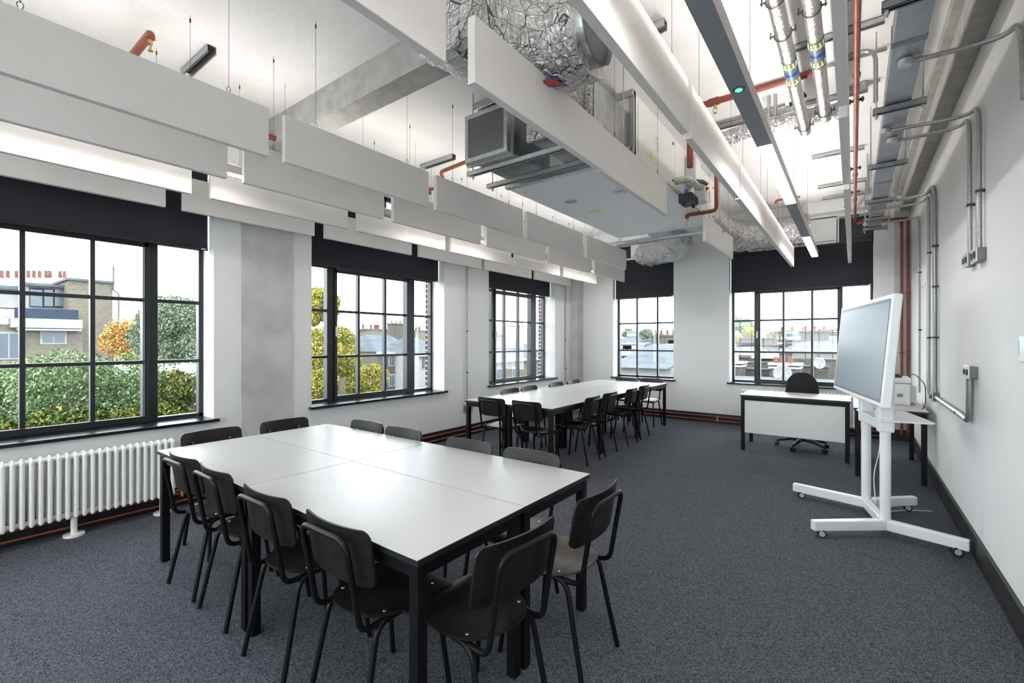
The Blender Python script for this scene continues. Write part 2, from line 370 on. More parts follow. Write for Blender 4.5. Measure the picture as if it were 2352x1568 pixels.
def blind(label, axis, a0, a1, ztop, zbot):
    e = thing('roller_blind', label, 'blind', group='roller blinds in the window heads')
    def bx(b, p, q, d0, d1, z0, z1):
        if axis == 'Y': b.box(XL - d0, XL - d1, p, q, z0, z1)
        else: b.box(p, q, YB + d0, YB + d1, z0, z1)
    f = MB(); bx(f, a0, a1, .118, .121, zbot + .02, ztop); f.build('fabric', 'blind_fabric', e)
    r = MB(); bx(r, a0, a1, .108, .131, zbot, zbot + .024); r.build('bottom_bar', 'black_plastic', e, bev=.005)
    t = MB(); bx(t, a0 - .01, a1 + .01, .09, .17, ztop, ztop + .085); t.build('cassette', 'black_plastic', e, bev=.012)
    c = MB(); bx(c, a1 - .055, a1 - .02, .104, .108, zbot + .006, zbot + .016); c.build('end_tab', 'cable_white', e)
for nm, (a0, a1), zb in (('black roller blind over the big near window above the radiator', LW[1], 2.325), ('black roller blind over the window right of the bare concrete pillar', LW[2], 2.34),
                   ('black roller blind over the narrow-looking far window of the long window wall', LW[3], 2.362)):
    blind(nm, 'Y', a0 + .01, a1 - .01, 3.10, zb)
blind('small black roller blind over the three-column window on the end wall', 'X', BW[0][0] + .01, BW[0][1] - .01, 3.08, 2.34)
blind('wide black roller blind over the end wall window behind the teacher desk', 'X', BW[1][0] + .01, BW[1][1] - .01, 2.99, 2.325)

# ---------------------------------------------------------------- tables
def table(label, x0, x1, y0, y1, zt=.735, name='meeting_table', cat='table', group='white-topped meeting tables', modesty=None):
    cx, cy = (x0 + x1) / 2, (y0 + y1) / 2; hx, hy = (x1 - x0) / 2 - .003, (y1 - y0) / 2 - .003
    e = thing(name, label, cat, (cx, cy, 0), 0, group)
    MB().box(-hx, hx, -hy, hy, zt - .003, zt).build('tabletop', 'white_laminate', e)
    MB().box(-hx, hx, -hy, hy, zt - .024, zt - .003).build('top_edging', 'black_edge', e)
    L = .045; i = .012; f = MB()
    X, Y = hx - i, hy - i
    for y in (-Y + .002, Y - .027): f.box(-X + .01, X - .01, y, y + .025, zt - .074, zt - .024)
    for x in (-X + .002, X - .027): f.box(x, x + .025, -Y + .01, Y - .01, zt - .074, zt - .024)
    f.build('frame', 'black_steel', e)
    for sx in (-1, 1):
        for sy in (-1, 1):
            xa = sx * X - (L if sx > 0 else 0); ya = sy * Y - (L if sy > 0 else 0)
            MB().box(xa, xa + L, ya, ya + L, 0, zt - .024).build('leg', 'black_steel', e, bev=.003)
    return e
nx = (-3.715, -2.435, -1.155); ny = (1.025, 1.648, 2.27)
for i, a in enumerate(('far from', 'nearest')):
    for j, b_ in enumerate(('camera', 'window')):
        lab = {(0, 0): 'white table of the front cluster, at the corner nearest the white radiator', (1, 0): 'white table of the front cluster, its bare corner nearest the viewer',
               (0, 1): 'white table of the front cluster, at the corner nearest the concrete pillar', (1, 1): 'white table of the front cluster, at the corner towards the open carpet and far tables'}[(i, j)]
        table(lab, nx[i], nx[i + 1], ny[j], ny[j + 1], group='tables pushed together in the front cluster')
fx = (-3.870, -3.232, -2.595); fy = (4.20, 5.467, 6.734, 8.0)
for i in range(2):
    for j in range(3):
        side = ('on the window side', 'on the open carpet side')[i]
        pos = ('nearest the front cluster', 'middle one', 'nearest the end wall')[j]
        table('white table of the rear cluster, %s, %s' % (side, pos), fx[i], fx[i + 1], fy[j], fy[j + 1], group='tables pushed together in the long rear cluster')
# teacher desk and side desk
def vtable(label, name, x0, x1, y0, y1, panel, rz=0):
    e = table(label, x0, x1, y0, y1, .745, name, 'desk', None)
    return e
dk = vtable('white teacher desk with a white front panel, facing the room', 'teacher_desk', -1.235, -.02, 6.80, 7.50, True)
MB().box(-.565, .565, -.325, -.310, .235, .67).build('modesty_panel', 'white_laminate_lit', dk, bev=.002)
sd = vtable('white side desk against the right wall carrying the printer', 'side_desk', 0.0, .615, 6.20, 7.52, False)

# ---------------------------------------------------------------- school chairs
def chair_proto():
    e = thing('school_chair', '', 'chair')
    # plywood backrest, curved in plan, rounded corners
    def panel(w, z0, z1, thick, rc, curve, lean, yoff):
        bm = bmesh.new(); nx_, nz_ = 16, 8; g = {}
        H = (z1 - z0) / 2; zc = (z0 + z1) / 2
        def shape(u, v):   # u,v in -1..1 squircle to rounded rect
            x = u * w / 2; z = v * H
            ax, az = w / 2 - rc, H - rc
            if abs(x) > ax and abs(z) > az:
                dx, dz = (abs(x) - ax) / rc, (abs(z) - az) / rc; m_ = max(dx, dz); l_ = math.hypot(dx, dz)
                if l_ > 0: k = m_ / l_; x = math.copysign(ax + dx * k * rc, x); z = math.copysign(az + dz * k * rc, z)
            return x, z
        for side in (0, 1):
            for i in range(nx_ + 1):
                for j in range(nz_ + 1):
                    x, z = shape(-1 + 2 * i / nx_, -1 + 2 * j / nz_)
                    y = yoff + curve * (x / (w / 2)) ** 2 - lean * (z) / (2 * H) + (thick if side else 0)
                    g[side, i, j] = bm.verts.new((x, y, zc + z))
        for i in range(nx_):
            for j in range(nz_):
                for side in (0, 1):
                    q = [g[side, i, j], g[side, i + 1, j], g[side, i + 1, j + 1], g[side, i, j + 1]]
                    f = bm.faces.new(q if side == 0 else q[::-1]); f.smooth = True
        ring = [(i, 0) for i in range(nx_)] + [(nx_, j) for j in range(nz_)] + [(i, nz_) for i in range(nx_, 0, -1)] + [(0, j) for j in range(nz_, 0, -1)]
        for a, b_ in zip(ring, ring[1:] + ring[:1]): bm.faces.new((g[(0,) + a], g[(1,) + a], g[(1,) + b_], g[(0,) + b_]))
        o = MB(); o.bm.free(); o.bm = bm; return o
    back = panel(.41, .585, .80, .009, .035, .035, .035, -.012).build('backrest', 'stained_ply', e)
    r = MB()
    for sx in (-1, 1): r.cyl((sx * .125, .012, .724), (sx * .125, .0215, .724), .0095, 14, .007)
    r.build('rivet', 'rivet', back)
    # seat: straight wide front, rounded rear, dished
    bm = bmesh.new(); top = []; bot = []
    NU, NV = 18, 14
    def outline(v):       # v 0 rear .. 1 front : half width
        if v < .5: return .187 * math.sqrt(max(0, 1 - ((.5 - v) / .5) ** 2.2)) ** .9 if v > 0 else 0.002
        return .187 + .018 * (v - .5) * 2
    D0, D1 = .035, .455
    vv = [0, .015, .04, .08, .13, .19, .26, .34, .42, .5, .6, .7, .8, .9, .97, 1]
    for v in vv:
        hw = max(outline(v), .02); rt = []; rb = []
        for i in range(NU + 1):
            u = -1 + 2 * i / NU; x = u * hw; y = D0 + (D1 - D0) * v
            z = .448 - .012 * math.exp(-((x) ** 2) / .012 - ((v - .45) ** 2) / .06) + .010 * max(0, .15 - v) / .15
            if v > .8: z -= .016 * ((v - .8) / .2) ** 2
            rt.append(bm.verts.new((x, y, z))); rb.append(bm.verts.new((x, y, z - .011)))
        top.append(rt); bot.append(rb)
    n_ = len(vv)
    for j in range(n_ - 1):
        for i in range(NU):
            f = bm.faces.new((top[j][i], top[j][i + 1], top[j + 1][i + 1], top[j + 1][i])); f.smooth = True
            f = bm.faces.new((bot[j][i], bot[j + 1][i], bot[j + 1][i + 1], bot[j][i + 1])); f.smooth = True
        bm.faces.new((top[j][0], top[j + 1][0], bot[j + 1][0], bot[j][0])); bm.faces.new((top[j][NU], bot[j][NU], bot[j + 1][NU], top[j + 1][NU]))
    for i in range(NU):
        bm.faces.new((top[0][i], bot[0][i], bot[0][i + 1], top[0][i + 1])); bm.faces.new((top[-1][i], top[-1][i + 1], bot[-1][i + 1], bot[-1][i]))
    o = MB(); o.bm.free(); o.bm = bm
    seat = o.build('seat', 'stained_ply_seat', e)
    r = MB()
    for sx in (-1, 1):
        for y in (.13, .375): r.cyl((sx * .135, y, .440), (sx * .135, y, .450), .0095, 12, .007)
    r.build('rivet', 'rivet', seat)
    # back frame: one bent tube behind the panel, swept forward under the seat
    R = .0115; f = MB(); hw = .142
    f.tube([(-hw, .30, .425), (-hw, .020, .418), (-hw, -.012, .60), (-hw, -.044, .768), (hw, -.044, .768), (hw, -.012, .60), (hw, .020, .418), (hw, .30, .425)], R, 10, .05)
    f.build('back_frame', 'black_steel', e)
    f = MB(); f.box(-.15, .15, .13, .155, .428, .438).box(-.15, .15, .33, .355, .424, .434); f.build('seat_bracket', 'black_steel', e)
    for sx in (-1, 1):
        MB().tube([(sx * .150, .24, .423), (sx * .152, .085, .423), (sx * .175, -.005, .004)], R, 10, .055).build('leg', 'black_steel', e)
        MB().tube([(sx * .150, .24, .423), (sx * .156, .375, .421), (sx * .185, .425, .004)], R, 10, .055).build('leg', 'black_steel', e)
    return e
proto = chair_proto()
parts = []
def walk(o):
    for c_ in bpy.data.objects:
        if c_.parent == o: parts.append(c_); walk(c_)
walk(proto)
chairs = [  # x, y, facing (deg about z, 0 = faces +y), label
 (-3.137, .985, 2, 'black plywood chair at the front cluster, back to the viewer, nearest the radiator', 'a'),
 (-2.69, .985, -1, 'black plywood chair at the front cluster, second from the radiator along the near edge', 'a'),
 (-2.095, .965, 1, 'black plywood chair at the front cluster, third from the radiator along the near edge', 'a'),
 (-1.55, .965, 0, 'black plywood chair at the front cluster, fourth along the near edge beside the bare corner', 'a'),
 (-.93, 1.30, 84, 'nearest black plywood chair, four seat rivets in view, beside the bare table corner', 'b'),
 (-.91, 1.88, 90, 'plywood chair with a worn brown seat, standing out into the open carpet', 'b'),
 (-1.553, 2.285, 180, 'black plywood chair on the far edge of the front cluster, nearest the open carpet', 'c'),
 (-2.056, 2.285, 180, 'black plywood chair on the far edge of the front cluster, second from the open carpet', 'c'),
 (-2.736, 2.30, 180, 'black plywood chair on the far edge of the front cluster, third from the open carpet', 'c'),
 (-3.215, 2.32, 181, 'black plywood chair on the far edge of the front cluster, fourth from the open carpet', 'c'),
 (-3.85, 1.40, -88, 'black plywood chair beside the radiator end, its back showing two rivets over the front cluster', 'd'),
 (-3.86, 1.95, -90, 'black plywood chair in front of the concrete pillar, its back above the table edge', 'd'),
 (-3.42, 4.16, 0, 'black plywood chair at the near end of the rear cluster, on its window side', 'e'),
 (-2.91, 4.15, -2, 'black plywood chair at the near end of the rear cluster, on its open side', 'e'),
 (-2.50, 4.99, 92, 'black plywood chair on the open side of the rear cluster, first from the near end', 'f'),
 (-2.52, 5.53, 89, 'black plywood chair on the open side of the rear cluster, second from the near end', 'f'),
 (-2.50, 6.21, 90, 'black plywood chair on the open side of the rear cluster, third from the near end', 'f'),
 (-2.53, 6.76, 90, 'black plywood chair on the open side of the rear cluster, last before the end wall', 'f'),
 (-3.87, 5.13, -90, 'black plywood chair on the window side of the rear cluster, first from the near end', 'g'),
 (-3.87, 5.60, -90, 'black plywood chair on the window side of the rear cluster, second from the near end', 'g'),
 (-3.86, 6.36, -90, 'black plywood chair on the window side of the rear cluster, third from the near end', 'g'),
 (-3.87, 6.95, -90, 'black plywood chair on the window side of the rear cluster, last before the corner', 'g'),
 (-3.33, 8.00, 180, 'black plywood chair at the far end of the rear cluster, on its window side', 'h'),
 (-2.89, 8.06, 180, 'black plywood chair at the far end of the rear cluster, on its open side', 'h')]
for i, (x, y, a, lab, g) in enumerate(chairs):
    grp = 'school chairs around the front cluster' if g in 'abcd' else 'school chairs around the rear cluster'
    if i == 0:
        proto.location = (x, y, 0); proto.rotation_euler = (0, 0, math.radians(a)); proto['label'] = lab; proto['group'] = grp; r = proto
    else: r = copytree(proto, parts, (x, y, 0), math.radians(a), lab, grp)
    if 'worn brown' in lab:
        for c_ in bpy.data.objects:
            if c_.parent == r and c_.name.startswith('seat') and 'bracket' not in c_.name:
                c_.data = c_.data.copy(); c_.data.materials[0] = M['worn_ply_seat']; c_['label'] = 'worn brown seat'

# ---------------------------------------------------------------- acoustic baffles
BT = .042
rowinfo = {
 'A': (-2.91, [(.10, 1.376), (1.477, 2.712), (2.804, 4.093), (4.185, 5.495), (5.608, 6.961)], 'in the row nearest the ventilation unit on its window side'),
 'B': (-3.53, [(.10, 1.385), (1.494, 2.726), (2.835, 4.121), (4.225, 5.54), (5.628, 6.975), (7.089, 8.366)], 'in the third row out from the window wall'),
 'C': (-4.13, [(.10, 1.366), (1.50, 2.74), (2.856, 4.13), (4.231, 5.523), (5.626, 6.958), (7.071, 8.38)], 'in the second row out from the window wall'),
 'D': (-4.71, [(.10, 1.366), (1.49, 2.715), (2.839, 4.085), (4.215, 5.519), (5.605, 6.92), (7.027, 8.37)], 'in the row closest to the window wall'),
 'E': (-1.345, [(.02, 1.35), (1.526, 2.828), (2.838, 4.174), (5.526, 6.969)], 'in the row along the open side of the ventilation unit'),
 'F': (-.73, [(.10, 1.20), (1.31, 2.606), (2.683, 4.023), (4.067, 5.42), (5.43, 6.783), (6.80, 8.24)], 'in the row beside the lit light bar'),
 'G': (-.02, [(1.0, 2.76), (2.90, 4.15), (4.29, 6.95), (7.00, 8.34)], 'in the last row, beside the long copper pipe')}
ordn = ['first', 'second', 'third', 'fourth', 'fifth', 'sixth']
bcount = 0
for k, (xf, segs, where) in rowinfo.items():
    for i, (y0, y1) in enumerate(segs):
        if k == 'F' and i == 0: continue
        if i == 0: y0_ = y0
        lab = '%s baffle from the viewer %s' % ((ordn[i - 1] if k == 'F' else ordn[i]).capitalize(), where)
        e = thing('acoustic_baffle', lab, 'baffle', (xf - BT / 2, (y0 + y1) / 2, 2.61), 0, 'acoustic baffles hung from the ceiling')
        hy = (y1 - y0) / 2
        xo = .012 if (k == 'E' and i == 2) else 0
        MB().box(-BT / 2 - xo, BT / 2 - xo, -hy, hy, 0, .30).build('panel', 'baffle', e, bev=.003)
        for yy in (-hy + .22, hy - .22):
            wq = MB().cyl((0, yy, .335), (0, yy, ZC - 2.61), .0011, 5).tube([(0, yy - .008, .312), (0, yy - .012, .33), (0, yy, .345), (0, yy + .010, .33), (0, yy + .004, .30)], .0018, 6)
            wq.cyl((0, yy, ZC - 2.61 - .05), (0, yy, ZC - 2.61 - .025), .005, 6)
            wq.build('suspension_wire', 'dark_steel', e)

# ---------------------------------------------------------------- linear lights
def lightbar(label, x, z, wid, hgt, y0, y1, lit, up, wires, sensor=None):
    e = thing('linear_light', label, 'light', (x, 0, z))
    MB().box(-wid / 2, wid / 2, y0, y1, .004, hgt).build('housing', 'fixture_side', e)
    cur = y0
    for a, c_ in lit + [(y1, y1)]:
        MB().box(-wid / 2, wid / 2, cur, a, 0, .004).build('blank_cover', 'fixture_grey', e); cur = c_
    for a, c_ in lit: MB().box(-wid / 2 + .004, wid / 2 - .004, a, c_, -.001, .004).build('diffuser', 'led_down', e)
    for a, c_ in up: MB().box(-wid / 2 + .008, wid / 2 - .008, a, c_, hgt, hgt + .003).build('uplight_diffuser', 'led_up', e)
    for yy in wires: MB().cyl((0, yy, hgt), (0, yy, ZC - z), .0012, 5).build('suspension_wire', 'dark_steel', e)
    if sensor:
        MB().cyl((0, sensor, -.004), (0, sensor, .002), .030, 24).build('sensor', 'screen_bezel', e)
        MB().cyl((0, sensor, -.007), (0, sensor, 0), .017, 18).build('indicator', 'green_led', e)
LIT = [(-2.9, -1.6), (.12, 1.70), (3.40, 4.98), (6.68, 8.30)]  # first length unseen behind the camera, added with the bars' extension for fill
lightbar('grey linear light bar with two lit white lengths and a green indicator dot', -.468, 2.745, .085, .085, -3.0, 8.34, LIT, [(-2.9, 8.2)], (1.3, 2.87, 5.2, 6.9), 2.56)
lightbar('slim linear light hidden between the second and third baffle rows by the windows', -3.84, 2.745, .06, .07, -3.0, 8.34, LIT, [(-2.9, 8.2)], (1.949, 3.38, 5.4))

exec_marker = 'services'
# ---------------------------------------------------------------- ventilation unit
ah = thing('ventilation_unit', 'large flat pale grey ventilation unit hung below the ceiling', 'ventilation unit', (-2.07, 4.88, 2.95))
ax0, ax1, ay0, ay1 = -.65, .65, -1.32, 1.34
MB().box(ax0, ax1, ay0, ay1, .01, .53).build('casing', 'unit_side', ah, bev=.006)
for i, (p, q) in enumerate(((-1.30, -.09), (-.085, .66), (.665, 1.32))):
    MB().box(ax0 + .01, ax1 - .01, p, q, -.004, .01).build('access_panel', 'unit_panel', ah, bev=.002)
for (x, y) in ((-.33, -.62), (.22, -.62)):
    MB().box(x - .055, x + .055, y - .04, y + .04, -.020, -.004).box(x - .03, x + .03, y - .025, y + .025, -.024, -.020).build('latch', 'galvanised', ah, bev=.006)
MB().box(-.36, -.22, -.14, -.10, -.0055, -.004).build('sticker', 'yellow_sticker', ah)
f = MB()
for (x, y) in ((ax0, ay0), (ax1 - .04, ay0)): f.box(x, x + .04, y - .01, y + .03, 0, .54)
for z in (0, .50): f.box(ax0, ax1, ay0 - .03, ay0 + .03, z - .006, z + .045)
f.build('end_frame', 'galvanised', ah, bev=.002)
for (p, q, hy_) in ((-1.25, -.30, -.95), (-.28, .62, .10), (.64, 1.30, .9)):
    d = MB().box(ax1, ax1 + .008, p, q, .02, .51).build('side_door', 'unit_side', ah, bev=.003)
    MB().tube([(ax1 + .008, hy_ + .1, .32), (ax1 + .03, hy_ + .1, .32), (ax1 + .03, hy_ + .1, .20), (ax1 + .008, hy_ + .1, .20)], .008, 8, .01).build('handle', 'white_metal', d)
    MB().cyl((ax1 + .006, q - .06, .08), (ax1 + .014, q - .06, .08), .014, 12).cyl((ax1 + .006, q - .06, .44), (ax1 + .014, q - .06, .44), .014, 12).build('catch', 'dark_steel', d)
MB().box(ax1 + .008, ax1 + .011, -.99, -.93, .10, .15).build('sticker', 'yellow_sticker', ah)
# supports: channels below and threaded rods
def strut(label, p0, p1, w=.041, h=.041, name='support_channel', mat='galvanised', rods=(), group=None, rz_top=ZC):
    """slotted channel along x or y"""
    x0, y0, z0 = p0; x1, y1, z1 = p1
    e = thing(name, label, 'bracket', (x0, y0, z0), 0, group); b = MB(); dx, dy = x1 - x0, y1 - y0; L = math.hypot(dx, dy)
    T = RZ(math.atan2(dy, dx))
    b.box(0, L, -w / 2, w / 2, h - .003, h, T).box(0, L, -w / 2, -w / 2 + .003, 0, h, T).box(0, L, w / 2 - .003, w / 2, 0, h, T)
    b.box(0, L, -w / 2, -w / 2 + .010, 0, .003, T).box(0, L, w / 2 - .010, w / 2, 0, .003, T)
    b.box(0.004, L - .004, -w / 2 + .004, w / 2 - .004, h - .010, h - .004, T, mi=1)
    b.build('channel', [mat, 'dark_steel'], e)
    for r in rods:
        q = MB().cyl(T @ Vector((r, 0, -.035)), T @ Vector((r, 0, rz_top - z0)), .005, 8).cyl(T @ Vector((r, 0, -.022)), T @ Vector((r, 0, -.006)), .011, 6)
        q.cyl(T @ Vector((r, 0, h)), T @ Vector((r, 0, h + .010)), .011, 6); q.build('threaded_rod', 'galvanised', e)
    return e
strut('galvanised support channel under the square intake box', (-2.74, 3.02, 2.915), (-1.55, 3.02, 2.915), rods=(.06, 1.12), h=.041)
strut('galvanised support channel just in front of the ventilation unit', (-2.78, 3.34, 2.905), (-1.36, 3.34, 2.905), rods=(.06, 1.36))
strut('galvanised support channel under the far end of the ventilation unit', (-2.80, 6.32, 2.87), (-1.30, 6.32, 2.87), rods=(.08, 1.42))
# intake box with mesh face
ib = thing('intake_box', 'square galvanised duct box with a black wire mesh face, in front of the ventilation unit', 'duct', (-2.43, 2.90, 2.965))
MB().box(-.205, .205, .0, .66, .03, .385).build('duct_body', 'duct_steel', ib, bev=.003)
f = MB()
for a, b_, c_, d_ in ((-.225, .225, .01, .045), (-.225, .225, .375, .41)): f.box(a, b_, -.012, .03, c_, d_)
for a in (-.225, .19): f.box(a, a + .035, -.012, .03, .045, .375)
f.box(-.235, .235, .05, .075, .0, .42).box(-.225, .225, .03, .05, .01, .41)
f.build('flange', 'galvanised', ib, bev=.002)
MB().box(-.19, .19, -.004, -.001, .045, .375).build('mesh', 'mesh_grille', ib)
# netted foil duct elbow
def wavy_tube(name, mat, pts, r, parent, seg=40, amp=.02, freq=9, n=60, bend=.3):
    """thick lagged duct along a smoothed path with a lumpy skin"""
    P = [Vector(p) for p in pts]; tmp = MB(); out = [P[0]]
    for i in range(1, len(P) - 1):
        a, p, c_ = P[i - 1], P[i], P[i + 1]; d1, d2 = a - p, c_ - p; q = min(bend, d1.length * .49, d2.length * .49)
        p1, p2 = p + d1.normalized() * q, p + d2.normalized() * q
        for k in range(9):
            u = k / 8; out.append(p1 * (1 - u) ** 2 + p * 2 * u * (1 - u) + p2 * u * u)
    out.append(P[-1])
    # resample
    ds = [0]
    for a, b_ in zip(out, out[1:]): ds.append(ds[-1] + (b_ - a).length)
    res = []
    for k in range(n):
        t = ds[-1] * k / (n - 1); j = 0
        while j < len(ds) - 2 and ds[j + 1] < t: j += 1
        u = (t - ds[j]) / max(1e-6, ds[j + 1] - ds[j]); res.append(out[j].lerp(out[j + 1], u))
    tmp.tube(res, r, seg)
    from mathutils import noise
    for v in tmp.bm.verts:
        pt = min(res, key=lambda c_: (c_ - v.co).length_squared); d = (v.co - pt)
        if d.length > 1e-4: v.co += d.normalized() * (noise.fractal(v.co * freq, 1.0, 2.0, 3) * amp + noise.noise(v.co * 3.1) * amp * .8)
    return tmp.build(name, mat, parent)
fd = thing('lagged_duct', 'fat foil duct under wire netting, bending over the ceiling beside the crossing beam', 'duct')
wavy_tube('foil_lagging', 'foil_netted', [(-1.12, 2.20, 3.11), (-1.38, 2.20, 3.11), (-1.62, 1.92, 3.11), (-1.64, 1.60, 3.11)], .235, fd, bend=.22, amp=.020)
wavy_tube('foil_lagging', 'foil_netted', [(-1.45, 2.25, 3.12), (-1.62, 2.6, 3.17), (-1.70, 3.0, 3.17)], .15, fd, bend=.1, amp=.015, n=30)
wavy_tube('foil_flap', 'foil', [(-2.03, 2.98, 3.16), (-1.96, 3.0, 3.08), (-1.86, 3.04, 3.06)], .035, fd, seg=14, bend=.03, amp=.012, n=16, freq=25)
g = MB().tube([(-1.13, 2.20, 3.11), (-1.075, 2.20, 3.11)], .18, 36, caps=False); g.tube([(-1.09, 2.20, 3.11), (-1.078, 2.20, 3.11)], .187, 36, caps=False)
g.build('end_collar', 'galvanised', fd)
MB().cyl((-1.12, 2.20, 3.11), (-1.105, 2.20, 3.11), .178, 32).build('end_mesh', 'dark_steel', fd)
b = MB(); b.prism([(0, 0), (.19, .01), (.09, -.085)], 0, .004, TR(-1.42, 2.10, 2.862) @ Matrix.Rotation(.5, 4, 'Z'))
b.build('foil_print_patch', 'blue_plastic', fd)
b = MB(); b.prism([(.05, -.03), (.18, .0), (.09, -.085)], 0, .003, TR(-1.42, 2.10, 2.859) @ Matrix.Rotation(.5, 4, 'Z')); b.build('foil_print_patch', 'red_plastic', fd)
tb = thing('transition_duct', 'rectangular duct with a netted foil front, leading into the ventilation unit', 'duct', (-1.80, 3.22, 3.0))
MB().box(-.20, .34, -.30, .33, 0, .31).build('duct_body', 'duct_steel', tb, bev=.003)
MB().box(-.22, .335, -.335, -.30, -.01, .325).build('foil_lagging', 'foil_netted', tb, bev=.01)
# control gear on the open side of the unit
cb_ = thing('control_box', 'grey steel control box on the side of the ventilation unit', 'control box', (-1.41, 5.02, 3.10))
MB().box(0, .10, -.11, .11, .02, .28).build('casing', 'galvanised', cb_, bev=.006)
MB().box(.10, .105, -.10, .10, .03, .27).build('lid', 'unit_side', cb_, bev=.004)
iso = thing('isolator_switch', 'white isolator box with a red and yellow switch, low on the ventilation unit', 'switch', (-1.41, 5.02, 2.93))
MB().box(.06, .17, .0, .15, .0, .19).build('box', 'white_metal', iso, bev=.008)
MB().box(.165, .172, .02, .08, .10, .17).build('switch_plate', 'yellow_sticker', iso)
MB().cyl((.17, .05, .135), (.195, .05, .135), .016, 12).build('switch_knob', 'red_plastic', iso)
act = thing('valve_actuator', 'black ribbed valve actuator hanging below the ventilation unit edge', 'valve', (-1.38, 4.72, 2.83))
b = MB().box(-.01, .12, -.10, .10, .0, .09)
for k in range(5): b.box(.12, .128, -.09 + k * .042, -.07 + k * .042, .01, .08)
b.build('body', 'black_plastic', act, bev=.008)
MB().cyl((.03, -.06, -.025), (.03, -.06, 0), .014, 10).cyl((.09, .06, -.025), (.09, .06, 0), .014, 10).build('cable_gland', 'black_plastic', act)
MB().cyl((.04, .0, .09), (.04, .0, .15), .02, 12).build('valve_stem', 'blue_plastic', act)
fp = thing('foil_wrapped_valve', 'foil wrapped valve pipe with a black lever, above the black actuator', 'pipe', (-1.40, 4.62, 3.05))
wavy_tube('foil_wrap', 'foil', [(-.03, .0, 0), (.10, .0, .0), (.12, .22, .0), (.12, .34, .02)], .035, fp, seg=16, amp=.006, freq=30, n=24, bend=.06)
MB().tube([(.13, .2, .03), (.16, .3, .05), (.18, .40, .045)], .018, 10).build('lever', 'black_plastic', fp)

# flexible foil ducts at the back
f1 = thing('flexible_duct', 'thick crumpled foil duct running to the white plenum over the wide end window', 'duct')
wavy_tube('foil_sleeve', 'foil', [(-1.75, 6.2, 3.22), (-1.70, 7.6, 3.20), (-1.62, 8.27, 3.19), (-.95, 8.34, 3.17), (-.62, 8.50, 3.22)], .235, f1, amp=.03, freq=11, bend=.5, n=90)
f2 = thing('flexible_duct', 'crumpled foil duct drooping to the small end window', 'duct')
wavy_tube('foil_sleeve', 'foil', [(-2.25, 6.2, 3.16), (-2.25, 7.4, 3.13), (-2.35, 8.05, 3.10), (-2.85, 8.30, 3.06), (-3.25, 8.58, 3.12)], .20, f2, amp=.03, freq=11, bend=.45, n=80)
def plenum(label, x0, x1, z0, z1, edge):
    e = thing('air_plenum', label, 'plenum', ((x0 + x1) / 2, YB + .02, z0)); hw = (x1 - x0) / 2
    MB().box(-hw, hw, -.02, .14, 0, z1 - z0).build('plenum_box', 'white_metal', e, bev=.004)
    b = MB().box(-hw - edge, hw, -.03, -.01, -.045, -.025).box(-hw - edge, hw + .02, -.03, -.015, -.02, -.012)
    b.box(hw + .012, hw + .03, -.03, -.01, -.045, z1 - z0)
    b.build('edge_trim', 'unit_side', e)
plenum('white air plenum panel above the wide end window blind', -.56, -.21, 3.06, 3.44, .9)
plenum('white air plenum strip above the small end window blind', -3.60, -2.80, 3.15, 3.40, .2)
struct(MB().box(-1.768, .25, YB + .19, YB + .24, 3.02, ZW1).box(-1.768, .25, YB + .17, YB + .2, 3.0, 3.08).build('trim_3', 'window_metal'))
struct(MB().box(-3.98, -2.75, YB + .19, YB + .24, 3.05, ZW1).build('trim_4', 'window_metal'))

# ---------------------------------------------------------------- cable trunking and struts along the right wall
tk = thing('cable_trunking', 'blue grey galvanised cable trunking running high along the right wall', 'trunking', (.245, 0, 3.10))
MB().box(-.072, .072, -.4, 8.50, 0, .10).build('trunking_body', 'trunking', tk, bev=.003)
for y in (3.28, 6.05, 7.0, 7.25, 7.5): MB().box(-.076, .076, y, y + .05, -.003, .104).build('joint_sleeve', 'duct_steel', tk)
for i, (y, d_) in enumerate(((2.85, 'nearest the viewer'), (4.12, 'second from the viewer'), (5.41, 'third from the viewer'), (6.73, 'fourth from the viewer'), (7.70, 'fifth from the viewer, by the bunched conduits'), (8.35, 'last before the end wall'))):
    strut('channel carrying the cable trunking, %s' % d_, (.11, y, 3.055), (.395, y, 3.055), rods=(.02, .265), group='channels under the cable trunking', mat='duct_steel')
for i, (x0, x1, y, d_) in enumerate(((-.36, .17, 3.95, 'crossing over the two foil pipes'), (-.05, .18, 3.55, 'short piece nearest the viewer'), (-.39, .10, 6.41, 'ending bare above the last baffle row'), (-.40, .15, 7.70, 'second from the end wall'),
                               (-.38, .20, 8.35, 'closest to the end wall'), (-1.15, .1, 4.95, 'long piece above the glowing foil bend'))):
    strut('slotted channel on the ceiling, %s' % d_, (x0, y, 3.596), (x1, y, 3.596), group='slotted channels on the ceiling', name='ceiling_channel')
for (x0, x1, y, d_) in ((-4.32, -3.79, 1.38, 'over the front baffles, its square end showing'), (-4.28, -3.73, 3.87, 'near the orange copper branch over the windows'), (-2.80, -1.9, 3.19, 'right above the mesh-faced intake box'), (-3.35, -2.75, 4.6, 'beside the front corner of the ventilation unit'),
                     (-3.3, -2.8, 5.6, 'halfway along the ventilation unit'), (-3.2, -2.8, 6.6, 'by the far corner of the ventilation unit')):
    strut('grey ceiling channel, %s' % d_, (x0, y, 3.585), (x1, y, 3.585), w=.06, h=.055, group='slotted channels on the ceiling', name='ceiling_channel')
strut('grey steel channel on the ceiling, behind the netted foil duct', (-1.55, 3.05, 3.54), (-1.0, 3.05, 3.54), w=.06, h=.06, group='slotted channels on the ceiling', name='ceiling_channel')

